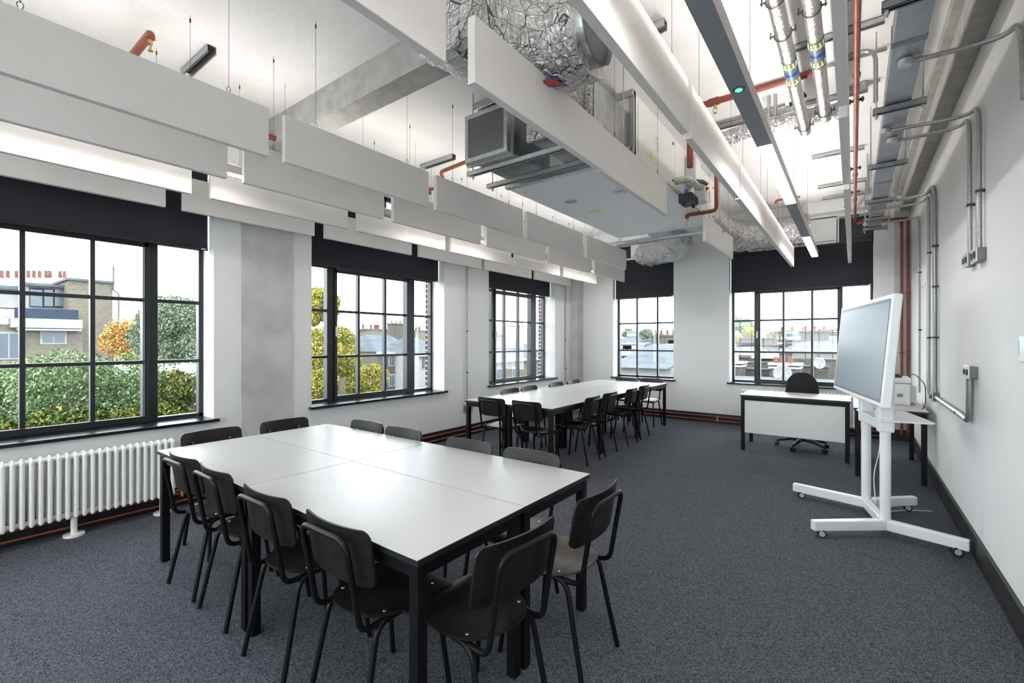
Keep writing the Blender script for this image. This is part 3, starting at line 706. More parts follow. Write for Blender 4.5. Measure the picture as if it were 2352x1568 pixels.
# conduits
def conduit(label, pts, r=.0125, bend=.12, clips=(), name='steel_conduit', mat='conduit', box=None, group=None, clipdir=(1, 0, 0), gland=None):
    e = thing(name, label, 'conduit' if 'conduit' in name else 'pipe', (0, 0, 0), 0, group)
    MB().tube(pts, r, 12, bend).build('tube', mat, e)
    if gland: MB().cyl(gland, (gland[0], gland[1], gland[2] + .03), .036, 18).cyl((gland[0], gland[1], gland[2] - .002), gland, .030, 18).build('round_box', 'galvanised', e)
    cd = Vector(clipdir)
    for c_ in clips:
        c_ = Vector(c_); MB().box(c_.x - r * 1.25, c_.x + r * 1.25, c_.y - r * 1.25, c_.y + r * 1.25, c_.z - .008, c_.z + .008).cyl(c_ + cd * r, c_ + cd * (r + .012), .010, 8).build('clip', 'dark_steel', e)
    return e
cw = XR - .026
conduit('single steel conduit reaching from the trunking and bending down the right wall, nearest the viewer', [(.243, 3.49, 3.075), (cw, 3.52, 3.075), (cw, 3.52, 2.62)][0:2] + [(cw, 3.20, 3.0), (cw, 3.16, 2.60)], .0135, .16, gland=(.243, 3.49, 3.06))
conduit('steel conduit dropping to the nearer of two wall boxes, right wall', [(.20, 4.54, 3.075), (cw, 4.46, 3.03), (cw, 4.13, 2.98), (cw, 4.12, 2.05)], .0135, .16, gland=(.20, 4.54, 3.06), clips=[(cw, 4.123, 2.42)])
conduit('steel conduit dropping to the further of two wall boxes, right wall', [(.24, 4.80, 3.075), (cw, 4.76, 3.06), (cw, 4.43, 3.02), (cw, 4.41, 2.05)], .0135, .16, gland=(.25, 4.78, 3.06), clips=[(cw, 4.415, 2.40)])
conduit('thick steel conduit running down to the low wall box, nearest of the bunch', [(.15, 6.86, 3.075), (cw, 6.80, 3.075), (cw, 6.13, 3.02), (cw, 6.09, .96)], .019, .20, gland=(.15, 6.86, 3.06), clips=[(cw, 6.09, 2.4), (cw, 6.09, 1.5), (cw, 6.09, 2.0)])
conduit('thin steel conduit beside the thick one, running down the right wall', [(.14, 7.2, 3.075), (cw, 7.15, 3.075), (cw, 6.55, 3.02), (cw, 6.54, .90)], .0125, .18, gland=(.14, 7.2, 3.06), clips=[(cw, 6.54, 2.4), (cw, 6.54, 1.5)])
conduit('thin steel conduit by the flush wall panel, furthest of the bunch', [(.14, 8.0, 3.075), (cw, 8.0, 3.075), (cw, 7.45, 3.0), (cw, 7.42, .84)], .011, .18, gland=(.14, 8.0, 3.06), clips=[(cw, 7.42, 2.3), (cw, 7.42, 1.6)])
for (x0, x1, y, d_) in ((-.70, .20, 4.36, 'under the two foil pipes'), (-1.12, -.50, 4.86, 'with a round junction, left of the light bar'), (-.05, .18, 4.85, 'close to the trunking, thin and bright')):
    e = conduit('steel conduit clipped flat on the ceiling, %s' % d_, [(x0, y, 3.62), (x1, y, 3.62)], .013, 0)
    MB().cyl(((x0 + x1) / 2, y, 3.60), ((x0 + x1) / 2, y, 3.635), .028, 16).build('junction_box', 'galvanised', e)
conduit('curved steel conduit dropping from the ceiling to the trunking side', [(-.10, 4.25, 3.60), (.13, 4.25, 3.60), (.13, 4.25, 3.2)], .014, .10)
# low socket run on the right wall
e = conduit('galvanised conduit running low along the right wall and turning up to a socket', [(cw, 6.05, .915), (cw, 4.66, .915), (cw, 4.43, .90), (cw, 4.41, 1.21)], .020, .14, clips=[(cw, 5.9, .915), (cw, 4.85, .915)])
def wallbox(label, y0, y1, z0, z1, d=.09, face=True, name='socket_box'):
    e = thing(name, label, 'socket', (XR, (y0 + y1) / 2, (z0 + z1) / 2)); hy, hz = (y1 - y0) / 2, (z1 - z0) / 2
    MB().box(-d, 0, -hy, hy, -hz, hz).build('box', 'socket_grey', e, bev=.005)
    MB().box(-d - .008, -d, -hy - .004, hy + .004, -hz - .004, hz + .004).build('face_plate', 'socket_face', e, bev=.002)
    for yy in (-hy * .5, hy * .5): MB().box(-d - .016, -d - .008, yy - .018, yy + .018, -.02, .02).build('outlet', 'printer_dark', e, bev=.004)
wallbox('grey metal double socket on top of the short upright conduit, right wall', 4.32, 4.49, 1.21, 1.29, .040)
wallbox('grey metal socket box high on the right wall, the one nearer the viewer', 4.08, 4.25, 1.973, 2.055, .040)
wallbox('grey metal socket box high on the right wall, the one further back', 4.36, 4.52, 1.98, 2.065, .040)
wallbox('small grey metal box where the conduits meet low on the right wall', 6.02, 6.18, .875, .96, .048)
th = thing('thermostat', 'white wall thermostat with a pale green display, at the photo edge on the right wall', 'thermostat', (XR, 3.26, 1.43))
MB().box(-.012, 0, -.09, .068, -.07, .058).build('casing', 'white_metal', th, bev=.004)
MB().box(-.014, -.012, -.07, .052, -.030, .036).build('display', 'thermostat_screen', th)
MB().box(-.0145, -.014, .046, .052, -.030, .036).build('display_edge', 'printer_dark', th)

# copper and insulated pipes on the ceiling
cp = thing('copper_pipe', 'long copper pipe running overhead beside the last baffle row', 'pipe')
MB().tube([(.018, -.5, 3.30), (.018, 8.63, 3.24), (.535, 8.63, 3.20), (.565, 8.70, 3.19)], .017, 12, .05).build('tube', 'copper', cp)
MB().tube([(.555, 8.66, 3.195), (.565, 8.74, 3.17), (.565, 8.74, .10)], .017, 12, .04).build('riser', 'red_oxide', cp)
b = MB()
for y in (3.95, 6.3, 7.4): b.cyl((.018, y - .015, 3.295), (.018, y + .015, 3.295), .024, 14)
b.build('fitting', 'red_oxide', cp)
for y in (4.35, 6.05, 7.0, 8.3):
    MB().box(-.03, .066, y - .004, y + .004, 3.28, 3.30).cyl((-.02, y, 3.27), (-.02, y, 3.31), .005, 6).cyl((.056, y, 3.27), (.056, y, 3.31), .005, 6).cyl((.018, y, 3.30), (.018, y, ZC), .004, 6).build('pipe_clip', 'dark_steel', cp)
for z in (2.15, 1.3): MB().box(.53, .60, 8.725, 8.755, z - .005, z + .005).build('pipe_clip', 'dark_steel', cp)
cp2 = thing('copper_pipe', 'dark red copper riser in the corner, nearer the right wall', 'pipe')
MB().tube([(.05, 8.70, 3.28), (.635, 8.70, 3.24), (.635, 8.76, 3.16), (.635, 8.76, .10)], .017, 12, .05).build('tube', 'red_oxide', cp2)
for z in (2.17, 1.32): MB().box(.61, .665, 8.745, 8.775, z - .005, z + .005).build('pipe_clip', 'dark_steel', cp2)
cp3 = thing('copper_pipe', 'thin copper pipe half hidden behind the last baffle row', 'pipe')
MB().tube([(-.07, 6.95, 3.34), (-.07, 8.55, 3.34)], .014, 10).build('tube', 'copper', cp3)
for y in (7.3, 7.9): MB().box(-.11, -.03, y - .004, y + .004, 3.33, 3.345).cyl((-.07, y, 3.34), (-.07, y, ZC), .004, 6).build('pipe_clip', 'dark_steel', cp3)
# identification band material
m, n, l, b = newmat('pipe_band', (.1, .2, .1), .4)
t = n.new('ShaderNodeTexCoord'); sp = n.new('ShaderNodeSeparateXYZ'); l.new(t.outputs['Object'], sp.inputs[0])
r = n.new('ShaderNodeValToRGB'); r.color_ramp.interpolation = 'CONSTANT'
cols = [(0, (.14, .17, .05)), (.34, (.04, .13, .42)), (.44, (.015, .02, .04)), (.54, (.04, .13, .42)), (.64, (.14, .17, .05))]
while len(r.color_ramp.elements) < len(cols): r.color_ramp.elements.new(.5)
for i, (p_, c_) in enumerate(cols): r.color_ramp.elements[i].position = p_; r.color_ramp.elements[i].color = (*c_, 1)
mr = n.new('ShaderNodeMapRange'); mr.inputs['From Min'].default_value = 0; mr.inputs['From Max'].default_value = .34
l.new(sp.outputs['Y'], mr.inputs['Value']); l.new(mr.outputs[0], r.inputs['Fac']); l.new(r.outputs['Color'], b.inputs['Base Color'])
for (x, z, r_, ye, yb, lab) in ((-.345, 3.34, .043, 4.95, 3.53, 'longer silver foil wrapped pipe with a green and blue band, next to the light bar'), (-.19, 3.36, .043, 4.80, 3.42, 'shorter silver foil wrapped pipe with green and blue band, beside the last baffle row')):
    e = thing('insulated_pipe', lab, 'pipe', (x, yb, z), 0, 'pair of insulated pipes')
    b = MB(); b.tube([(0, -3.5, 0), (0, ye - yb - .06, 0), (0, ye - yb - .0, .10)], r_, 20, .06); b.build('foil_wrap', 'foil_pipe', e)
    b = MB(); b.tube([(0, 0, 0), (0, .34, 0)], r_ + .0015, 20, caps=False); b.build('marking_band', 'pipe_band', e)
    for yy in (.02, .25):
        tx = MB()
        for k in range(-2, 3):
            a = -PI / 2 + k * .55
            T = Matrix.Rotation(0, 4, 'Z') @ TR(math.cos(a) * (r_ + .002), yy, math.sin(a) * (r_ + .002)) @ Matrix.Rotation(-(a + PI / 2), 4, 'Y')
            tx.box(-.010, .010, .045, .057, -.001, .001, T).box(-.004, .004, 0, .045, -.001, .001, T)
        tx.build('lettering', 'cable_white', e)
    for yy in (-.65, -.30, ye - yb - .22):
        q = MB(); q.tube([(0 + (r_ + .004) * math.cos(t_), yy, (r_ + .004) * math.sin(t_)) for t_ in [k * 2 * PI / 20 for k in range(21)]], .003, 6, caps=False)
        for sx in (-1, 1): q.cyl((sx * (r_ + .006), yy, 0), (sx * (r_ + .03), yy, .0), .006, 6).cyl((sx * (r_ + .022), yy, -.012), (sx * (r_ + .022), yy, .03), .0035, 6)
        q.cyl((0, yy, r_), (0, yy, ZC - z), .004, 6); q.build('pipe_clip', 'dark_steel', e)
fb = thing('foil_valve_wrap', 'bright crumpled foil wrap crossing under the insulated pipes towards the light bar', 'pipe')
wavy_tube('foil_wrap', 'foil', [(-1.0, 4.72, 3.40), (-.72, 4.68, 3.40), (-.50, 4.70, 3.41), (-.25, 4.80, 3.44), (-.10, 4.84, 3.44)], .07, fb, seg=24, amp=.018, freq=16, n=50, bend=.1)
MB().tube([(-.44, 4.60, 3.50), (-.38, 4.60, 3.53), (-.32, 4.60, 3.55)], .018, 10).build('valve_lever', 'black_plastic', fb)
MB().cyl((-.60, 4.62, 3.44), (-.60, 4.62, ZC), .014, 10).cyl((-.55, 4.62, 3.44), (-.55, 4.62, ZC), .014, 10).build('riser', 'galvanised', fb)

def sprinkler(label, pts, r, head, mat='copper', cage=False, coupl=()):
    e = thing('sprinkler_pipe', label, 'pipe')
    MB().tube(pts, r, 14, r * 2.2).build('tube', mat, e)
    hx, hy, hz = head
    MB().cyl((hx, hy, hz), (hx, hy, hz - .03), .012, 10).tube([(hx - .012, hy, hz - .03), (hx - .016, hy, hz - .05), (hx, hy, hz - .07), (hx + .016, hy, hz - .05), (hx + .012, hy, hz - .03)], .003, 6).cyl((hx, hy, hz - .07), (hx, hy, hz - .073), .016, 12).build('sprinkler_head', 'brass', e)
    if cage:
        q = MB()
        for k in range(8):
            a = k * PI / 4; q.tube([(hx + .02 * math.cos(a), hy + .02 * math.sin(a), hz - .01), (hx + .034 * math.cos(a), hy + .034 * math.sin(a), hz - .04), (hx + .028 * math.cos(a), hy + .028 * math.sin(a), hz - .085), (hx, hy, hz - .095)], .0018, 5)
        q.build('guard_cage', 'white_metal', e)
    for c_, d_ in coupl: MB().cyl(Vector(c_) - Vector(d_), Vector(c_) + Vector(d_), r * 1.25, 16).build('coupling', mat, e)
sprinkler('red brown sprinkler pipe dropping down the side of the ventilation unit to a caged head', [(-1.215, 5.41, ZC), (-1.215, 5.41, 2.91), (-1.53, 5.41, 2.91), (-1.53, 5.41, 2.87)], .022, (-1.53, 5.41, 2.87), 'red_oxide', True)
sprinkler('orange red sprinkler pipe crossing behind the light bar with a small brass head', [(-1.12, 4.05, 2.95), (-1.12, 4.05, 3.45), (-.70, 4.05, 3.45), (-.2, 4.05, 3.45)], .026, (-.92, 4.05, 3.425), 'red_oxide', coupl=[((-.93, 4.05, 3.45), (.04, 0, 0))])
sprinkler('short copper sprinkler branch near the end wall beyond the light bar', [(-.60, 7.6, 3.50), (-.90, 7.6, 3.50), (-.90, 7.6, 3.45)], .016, (-.90, 7.6, 3.45), 'copper')
sprinkler('copper sprinkler pipe stub over the front baffles, top left of the view', [(-4.25, 1.00, 3.50), (-3.74, 1.00, 3.50), (-3.74, 1.0, 3.47)], .026, (-3.74, 1.0, 3.46), 'copper')
sprinkler('orange copper branch pipe rising beside the mesh-faced intake box', [(-4.75, 4.0, 3.42), (-3.98, 3.98, 3.34), (-3.98, 3.90, 3.50), (-3.45, 3.78, 3.46), (-3.42, 3.78, 3.40)], .022, (-3.42, 3.78, 3.41), 'copper')
sprinkler('copper sprinkler branch seen in the gap along the window side of the ventilation unit', [(-3.6, 5.9, 3.45), (-2.9, 5.9, 3.45), (-2.9, 5.9, 3.42)], .018, (-2.9, 5.9, 3.42), 'red_oxide')
e = thing('copper_pipe', 'dark copper pipe passing high behind the baffles along the window wall', 'pipe')
MB().tube([(-4.48, .3, 3.42), (-4.48, 4.2, 3.42)], .026, 12).build('tube', 'red_oxide', e)

# conduits, socket on window wall
e = conduit('thin grey conduit running down the window wall to a small double socket', [(XL + .02, 5.283, ZC), (XL + .02, 5.283, .47)], .010, 0, clips=[(XL + .02, 5.283, 1.62), (XL + .02, 5.283, .98)], clipdir=(0, 1, 0))
e = conduit('thin grey conduit running down the window wall close to the far corner', [(XL + .02, 8.316, ZC), (XL + .02, 8.316, .2)], .010, 0, clips=[(XL + .02, 8.316, 1.5), (XL + .02, 8.316, .9)], clipdir=(0, 1, 0))
e = thing('socket_box', 'small grey double socket low on the window wall behind the rear cluster', 'socket', (XL, 5.30, .42))
MB().box(0, .05, -.08, .09, -.05, .05).build('box', 'socket_grey', e, bev=.004)
MB().box(.05, .056, -.075, .085, -.045, .045).build('face_plate', 'socket_face', e, bev=.002)

# heating pipes along the skirtings
e = thing('heating_pipe', 'upper copper heating pipe along the skirting of window and end walls', 'pipe', group='pair of skirting heating pipes')
MB().tube([(XL + .045, YF + .1, .115), (XL + .045, YB - .075, .115), (.45, YB - .075, .115)], .011, 10, .03).build('tube', 'skirting_copper', e)
e = thing('heating_pipe', 'lower copper heating pipe along the skirting of window and end walls', 'pipe', group='pair of skirting heating pipes')
MB().tube([(XL + .045, YF + .1, .045), (XL + .045, YB - .075, .045), (.45, YB - .075, .045)], .011, 10, .03).build('tube', 'skirting_copper', e)
for (x, y) in ((XL + .045, 3.9), (XL + .045, 1.9), (-1.95, YB - .075), (-.9, YB - .075)):
    MB().box(x - .008, x + .008, y - .008, y + .008, .03, .13).build('pipe_clip', 'galvanised', e)

# ---------------------------------------------------------------- radiators
def radiator(label, x, y, n, rz, feet, ztop=.625, zbot=.135, pitch=.0465):
    """column radiator; local x along its length"""
    e = thing('column_radiator', label, 'radiator', (x, y, 0), rz)
    L = n * pitch
    for i in range(n):
        b = MB(); cx = (i + .5) * pitch
        for yy in (-.04, .04): b.tube([(cx, yy, zbot + .02), (cx, yy, ztop - .02)], .0145, 12)
        for zz in (ztop - .028, zbot + .028):
            b.tube([(cx, -.04, zz), (cx, .04, zz)], .0145, 12); b.sphere((cx, -.04, zz), .0148, (1, 1, 1.6), 12); b.sphere((cx, .04, zz), .0148, (1, 1, 1.6), 12)
        b.tube([(cx - pitch / 2, 0, ztop - .03), (cx + pitch / 2, 0, ztop - .03)], .021, 12).tube([(cx - pitch / 2, 0, zbot + .03), (cx + pitch / 2, 0, zbot + .03)], .021, 12)
        b.tube([(cx, -.035, ztop - .03), (cx, -.035, ztop - .006), (cx, .0, ztop)], .008, 6)
        b.build('column_section', 'radiator_white', e)
    for fx_ in feet:
        MB().cyl((fx_, 0, .015), (fx_, 0, zbot + .02), .020, 14).cyl((fx_, 0, 0), (fx_, 0, .016), .062, 24).build('foot', 'radiator_white', e)
    MB().tube([(L, 0, zbot + .03), (L + .05, 0, zbot + .03), (L + .05, -.03, zbot - .01), (L + .05, -.03, .115)], .011, 8, .015).build('valve', 'copper', e)
    return e
radiator('white column radiator under the big near window', XL + .125, -.25, 36, PI / 2, (1.04, 1.59, .2))
radiator('white column radiator under the far window, seen between the rear cluster chairs', XL + .125, 6.1, 38, PI / 2, (.2, 1.5), .60)
radiator('white column radiator under the end window, behind the teacher desk', -1.55, YB - .14, 34, 0, (.15, 1.4), .64)

# ---------------------------------------------------------------- task chair
tcn = thing('office_chair', 'black fabric swivel chair on five castors behind the teacher desk', 'office chair', (-.55, 7.40, 0), math.radians(8))
b = MB(); prof = rrect(-.21, .21, -.25, .28, .17, 10, (1, 1, 1, 1))
bm = bmesh.new()
def bulge(poly, y0, th, curve):
    n_ = len(poly); rings = []
    for (s_, yo) in ((.90, -th / 2), (1.0, -th / 4), (1.0, th / 4), (.90, th / 2)):
        rings.append([bm.verts.new((x_ * s_, y0 + yo + curve * (x_ / .21) ** 2 * -1, .74 + z_ * s_)) for x_, z_ in poly])
    for a, c_ in zip(rings, rings[1:]):
        for i in range(n_): bm.faces.new((a[i], a[(i + 1) % n_], c_[(i + 1) % n_], c_[i])).smooth = True
    bm.faces.new(rings[0][::-1]); bm.faces.new(rings[-1])
prof2 = [(x_ * (1.0 - .22 * max(0, z_) / .28), z_) for x_, z_ in prof]
bulge(prof2, .26, .06, .03); b.bm.free(); b.bm = bm; b.build('backrest', 'chair_fabric', tcn)
MB().prism(rrect(-.24, .24, -.22, .22, .08), .42, .49).build('seat', 'chair_fabric', tcn, bev=.02)
MB().tube([(0, .02, .40), (0, .30, .40), (0, .33, .60), (0, .30, .75)], .022, 10, .06).build('back_support', 'black_plastic', tcn)
MB().cyl((0, 0, .10), (0, 0, .26), .032, 16).cyl((0, 0, .26), (0, 0, .42), .018, 12).build('gas_lift', 'black_plastic', tcn)
for k in range(5):
    a = math.radians(90 + 72 * k + 10); ca, sa = math.cos(a), math.sin(a)
    bs = MB().tube([(0, 0, .125), (ca * .16, sa * .16, .115), (ca * .31, sa * .31, .075)], .022, 10, rs=None if False else [.028, .024, .015]).build('base_arm', 'black_plastic', tcn)
    q = MB(); ctr = Vector((ca * .31, sa * .31, .028)); per = Vector((-sa, ca, 0))
    for s_ in (-1, 1): q.cyl(ctr + per * s_ * .008, ctr + per * s_ * .026, .028, 16)
    q.cyl(ctr, ctr + Vector((0, 0, .045)), .008, 8); q.build('castor', 'black_plastic', bs)

# ---------------------------------------------------------------- interactive display on a wheeled stand
ds = thing('display_stand', 'white interactive display on a wheeled stand with tilted grey screen', 'display', (.14, 4.68, 0), math.atan2(.978, -.21) - PI / 2)
# local: +y = along the columns (far), -x... use local frame u=+y, front v=-x
def LV(u, v, z): return (-v, u, z)
for s_ in (-1, 1):
    MB().cyl(LV(s_ * .25, 0, .10), LV(s_ * .25, 0, 1.0), .034, 20).build('column', 'pod_white', ds)
fm = MB()
def bar(p, q, w0, w1, z0, z1, z0e=None):
    (u0, v0), (u1, v1) = p, q; d_ = Vector((u1 - u0, v1 - v0)); d_.normalize(); n_ = Vector((-d_.y, d_.x))
    pts = [(u0 + n_.x * w0, v0 + n_.y * w0), (u0 - n_.x * w0, v0 - n_.y * w0), (u1 - n_.x * w1, v1 - n_.y * w1), (u1 + n_.x * w1, v1 + n_.y * w1)]
    fm.prism([(-v_, u_) for u_, v_ in pts], z0, z1)
bar((-.27, 0), (.27, 0), .030, .030, .055, .125)
for (ue, ve) in ((-.50, .50), (.50, .50), (-.47, -.40), (.50, -.40)):
    s_ = -1 if ue < 0 else 1
    bar((s_ * .25, 0), (ue, ve), .034, .026, .05, .125)
fm.build('foot_frame', 'pod_white', ds, bev=.008)
for (ue, ve) in ((-.47, .44), (.47, .44), (-.44, -.34), (.47, -.34)):
    q = MB(); c_ = Vector(LV(ue, ve, .030)); ax = Vector((0, 1, 0))
    for s_ in (-1, 1): q.cyl(c_ + ax * s_ * .007, c_ + ax * s_ * .026, .030, 20)
    q.cyl(c_, c_ + Vector((0, 0, .035)), .009, 8)
    for s_ in (-1, 1): q.cyl(c_ + ax * s_ * .026, c_ + ax * s_ * .028, .020, 16, mi=1)
    q.build('castor', ['black_plastic', 'wheel_grey'], ds)
b = MB(); b.prism([(-v_, u_) for u_, v_ in ((-.27, .03), (.27, .03), (.27, -.03), (-.27, -.03))], .785, .862)
for s_ in (-1, 1): b.prism([(x_, y_ + s_ * .25) for x_, y_ in rrect(-.05, .05, -.04, .04, .02)], .78, 1.10)
b.build('crossbar', 'pod_white', ds, bev=.012)
sh = MB(); sh.prism(rrect(-.06, .28, -.31, .31, .03), .862, .877); sh.build('shelf', 'pod_white', ds, bev=.004)
for s_ in (-1, 1): MB().box(.0, .05, s_ * .25 - .04, s_ * .25 + .04, .95, 1.35).build('mount_arm', 'pod_white', ds, bev=.01)
# screen tilted: bottom v=.145 z 1.015, top v=.08 z 1.78
ang = math.atan2(.065, .765); T = TR(-.1125, 0, 1.3975) @ Matrix.Rotation(ang, 4, 'Y')
hw, hh = .72, .385
MB().box(0, .055, -hw, hw, -hh, hh, T).box(.055, .085, -hw * .8, hw * .8, -hh * .8, hh * .8, T).build('display_casing', 'display_white', ds, bev=.008)
MB().box(-.001, .001, -hw + .028, hw - .028, -hh + .030, hh - .030, T).build('screen_bezel', 'screen_bezel', ds)
MB().box(-.002, -.001, -hw + .040, hw - .040, -hh + .048, hh - .052, T).build('screen', 'screen', ds)
MB().box(-.0, .03, -.12, .12, -hh - .012, -hh, T).build('speaker_bar', 'pod_white', ds, bev=.003)
MB().tube([(.06, .10, .92), (.05, .06, .60), (.02, .14, .35), (.03, .10, .14), (.06, .22, .012), (.30, .45, .006), (.52, .52, .006)], .004, 6, .12).build('power_cable', 'cable_white', ds)

# ---------------------------------------------------------------- printer
pr_ = thing('printer', 'white office printer with black paper tray on the side desk', 'printer', (.36, 6.92, .745), 0)
MB().box(-.21, .15, -.20, .22, .0, .24).build('body', 'printer_white', pr_, bev=.012)
MB().box(-.20, .16, -.19, .23, .245, .305).build('scanner_unit', 'printer_white', pr_, bev=.012)
MB().box(.15, .21, -.10, .20, .02, .21).build('rear_cover', 'printer_white', pr_, bev=.01)
MB().box(-.21, .08, -.16, .16, .305, .33).box(-.19, .06, -.13, .14, .33, .342).build('document_tray', 'printer_dark', pr_, bev=.008)
b = MB()
for k in range(5): b.box(.035 + k * .011, .041 + k * .011, -.2015, -.200, .09, .13)
b.build('vent', 'dark_steel', pr_)
MB().box(-.20, .10, -.212, -.20, .02, .07).build('paper_drawer', 'printer_white', pr_, bev=.004)
e = tag(MB().tube([(.50, 7.0, 1.075), (.56, 6.9, 1.09), (.62, 6.6, 1.0), (.61, 6.45, .80), (.575, 6.38, .752)], .005, 6, .08).build('power_cable', 'black_plastic'), 'black cable looping from the printer down to the side desk edge', 'cable')

# ---------------------------------------------------------------- outside
def leaves(b, c_, R, n_, sz, mi=0, flat=1.):
    for _ in range(n_):
        while True:
            p = Vector((random.uniform(-1, 1), random.uniform(-1, 1), random.uniform(-1, 1)))
            if .25 < p.length < 1: break
        p = Vector((p.x * R[0], p.y * R[1], p.z * R[2])) + Vector(c_)
        a = Vector((random.gauss(0, 1), random.gauss(0, 1), random.gauss(0, 1))).normalized(); d_ = a.orthogonal().normalized(); s_ = sz * random.uniform(.6, 1.3)
        v = [b.bm.verts.new(p + a * s_), b.bm.verts.new(p + d_ * s_ * .55), b.bm.verts.new(p - a * s_), b.bm.verts.new(p - d_ * s_ * .55)]
        b.bm.faces.new(v)
def tree(label, x, y, zt, rad, mat, n_=5000, sz=.09, ground=-9., squash=1.):
    e = thing('tree', label, 'tree', (x, y, ground)); H = zt - ground
    b = MB(); q = MB(); q.tube([(0, 0, 0), (rad * .05, 0, H * .35), (0, rad * .05, H * .75)], .2, 10, rs=[.28, .2, .07])
    cz = H - rad * squash
    for k in range(16):
        a = random.uniform(0, 2 * PI); el = random.uniform(-.8, 1.0); rr = rad * random.uniform(.35, .62)
        c_ = (math.cos(a) * rad * .6 * math.cos(el), math.sin(a) * rad * .6 * math.cos(el), cz + math.sin(el) * rad * .6 * squash)
        leaves(b, c_, (rr, rr, rr * .8), n_ // 16, sz)
        q.tube([(0, 0, cz - rad * .6), Vector((0, 0, cz - rad * .3)).lerp(Vector(c_), .5), c_], .05, 6, rs=[.09, .05, .015])
    q.build('trunk', 'bark', e); b.build('foliage', mat, e)
G = -9.
struct(MB().box(-140, 90, -60, 150, G - .5, G).build('ground', 'lead'))
def win(b_parent, x, y, z, w_, h_, face, mat='outside_glass'):
    """small sash window with white surround; face '+x' or '-y'"""
    f = MB()
    if face == '+x':
        f.box(x, x + .06, y - w_ / 2 - .12, y + w_ / 2 + .12, z - .1, z + h_ + .16)
        o = f.build('window', 'stucco', b_parent); g = MB().box(x + .06, x + .08, y - w_ / 2, y - .04, z, z + h_).box(x + .06, x + .08, y + .04, y + w_ / 2, z, z + h_)
    else:
        f.box(x - w_ / 2 - .12, x + w_ / 2 + .12, y - .06, y, z - .1, z + h_ + .16)
        o = f.build('window', 'stucco', b_parent); g = MB().box(x - w_ / 2, x - .04, y - .08, y - .06, z, z + h_).box(x + .04, x + w_ / 2, y - .08, y - .06, z, z + h_)
    g.build('pane', mat, o)
def pots(parent, pts, r=.10, h_=.38):
    for p in pts: MB().tube([p, (p[0], p[1], p[2] + h_ * .8), (p[0], p[1], p[2] + h_)], r, 10, rs=[r, r * .85, r * 1.05]).build('chimney_pot', 'terracotta', parent)
# house with roof terrace, near window (facade at x=-45)
hs = thing('house', 'pale house with a blue roof-terrace screen and a row of red chimney pots', 'house')
def yz(px, py, x=-45.):
    r_ = (px - 1176) / 1051; s_, c_ = math.sin(math.radians(36.72)), math.cos(math.radians(36.72)); d_ = x / (r_ * c_ - s_)
    return d_ * (r_ * s_ + c_), 1.46 + (783 - py) / 1051 * d_
def fbox(mat, name, parent, px0, px1, py0, py1, x=-45., depth=.5, xx=None):
    y0, z1 = yz(px0, py0, x); y1, _ = yz(px1, py0, x); _, z0 = yz((px0 + px1) / 2, py1, x); _, z1 = yz((px0 + px1) / 2, py0, x)
    return MB().box(x - depth, x, y0, y1, z0, z1).build(name, mat, parent)
MB().box(-52, -45, -12, yz(190, 700)[0], G, yz(120, 745)[1]).build('front_wall', 'yellow_brick', hs)
fbox('stucco', 'cornice', hs, 25, 190, 731, 752, -44.4, 1.2); fbox('stucco', 'cornice', hs, 40, 188, 754, 758, -44.2, 1.4)
fbox('stucco', 'parapet', hs, -300, 26, 704, 722, -44.6, .8)
fbox('railing_blue', 'terrace_screen', hs, 33, 180, 708, 734, -44.6, .15)
fbox('stucco', 'attic_wall', hs, 59, 160, 652, 712, -48, 2.)
a_ = fbox('railing_blue', 'attic_window', hs, 68, 155, 661, 705, -47.9, .1)
for p_, q_ in ((70, 97), (102, 122), (126, 152)): fbox('outside_glass', 'pane', a_, p_, q_, 664, 702, -47.8, .06)
fbox('lead', 'attic_roof', hs, 55, 162, 651, 657, -47.5, 3.)
fbox('stucco', 'mansard', hs, -300, 60, 646, 700, -48.5, 2.); fbox('lead', 'roof_edge', hs, -300, 58, 646, 654, -48.2, 2.)
fbox('stucco', 'chimney_wall', hs, -300, 158, 636, 660, -51, 1.)
for p_ in (4, 18, 38, 65, 78, 91, 106, 115, 138, 148, -14, -30):
    y_, z_ = yz(p_, 637, -51.5); pots(hs, [(-51.5, y_, z_)], .12, .55)
y_, z_ = yz(123, 786); win(hs, -45, y_, z_, 1.1, .75, '+x')
y_, z_ = yz(20, 800); win(hs, -45, y_, z_ - .6, 1.0, 1.6, '+x')
hb = thing('building', 'tall pale brick building flank with a drainpipe in the near window', 'building')
MB().box(-58, -46, yz(158, 700, -46)[0], yz(259, 700, -46)[0], G, yz(208, 646, -46)[1]).build('flank_wall', 'yellow_brick', hb)
MB().box(-58.2, -45.8, yz(152, 700, -46)[0], yz(262, 700, -46)[0], yz(208, 646, -46)[1], yz(208, 641, -46)[1]).build('coping', 'lead', hb)
y_ = yz(260, 700, -46)[0]; MB().tube([(-45.9, y_, 7.3), (-45.9, y_, 5.4), (-45.9, y_ + .3, 5.2), (-45.9, y_ + .3, 2.6), (-45.9, y_, 2.4), (-45.9, y_, G)], .06, 8, .1).build('drainpipe', 'lead', hb)


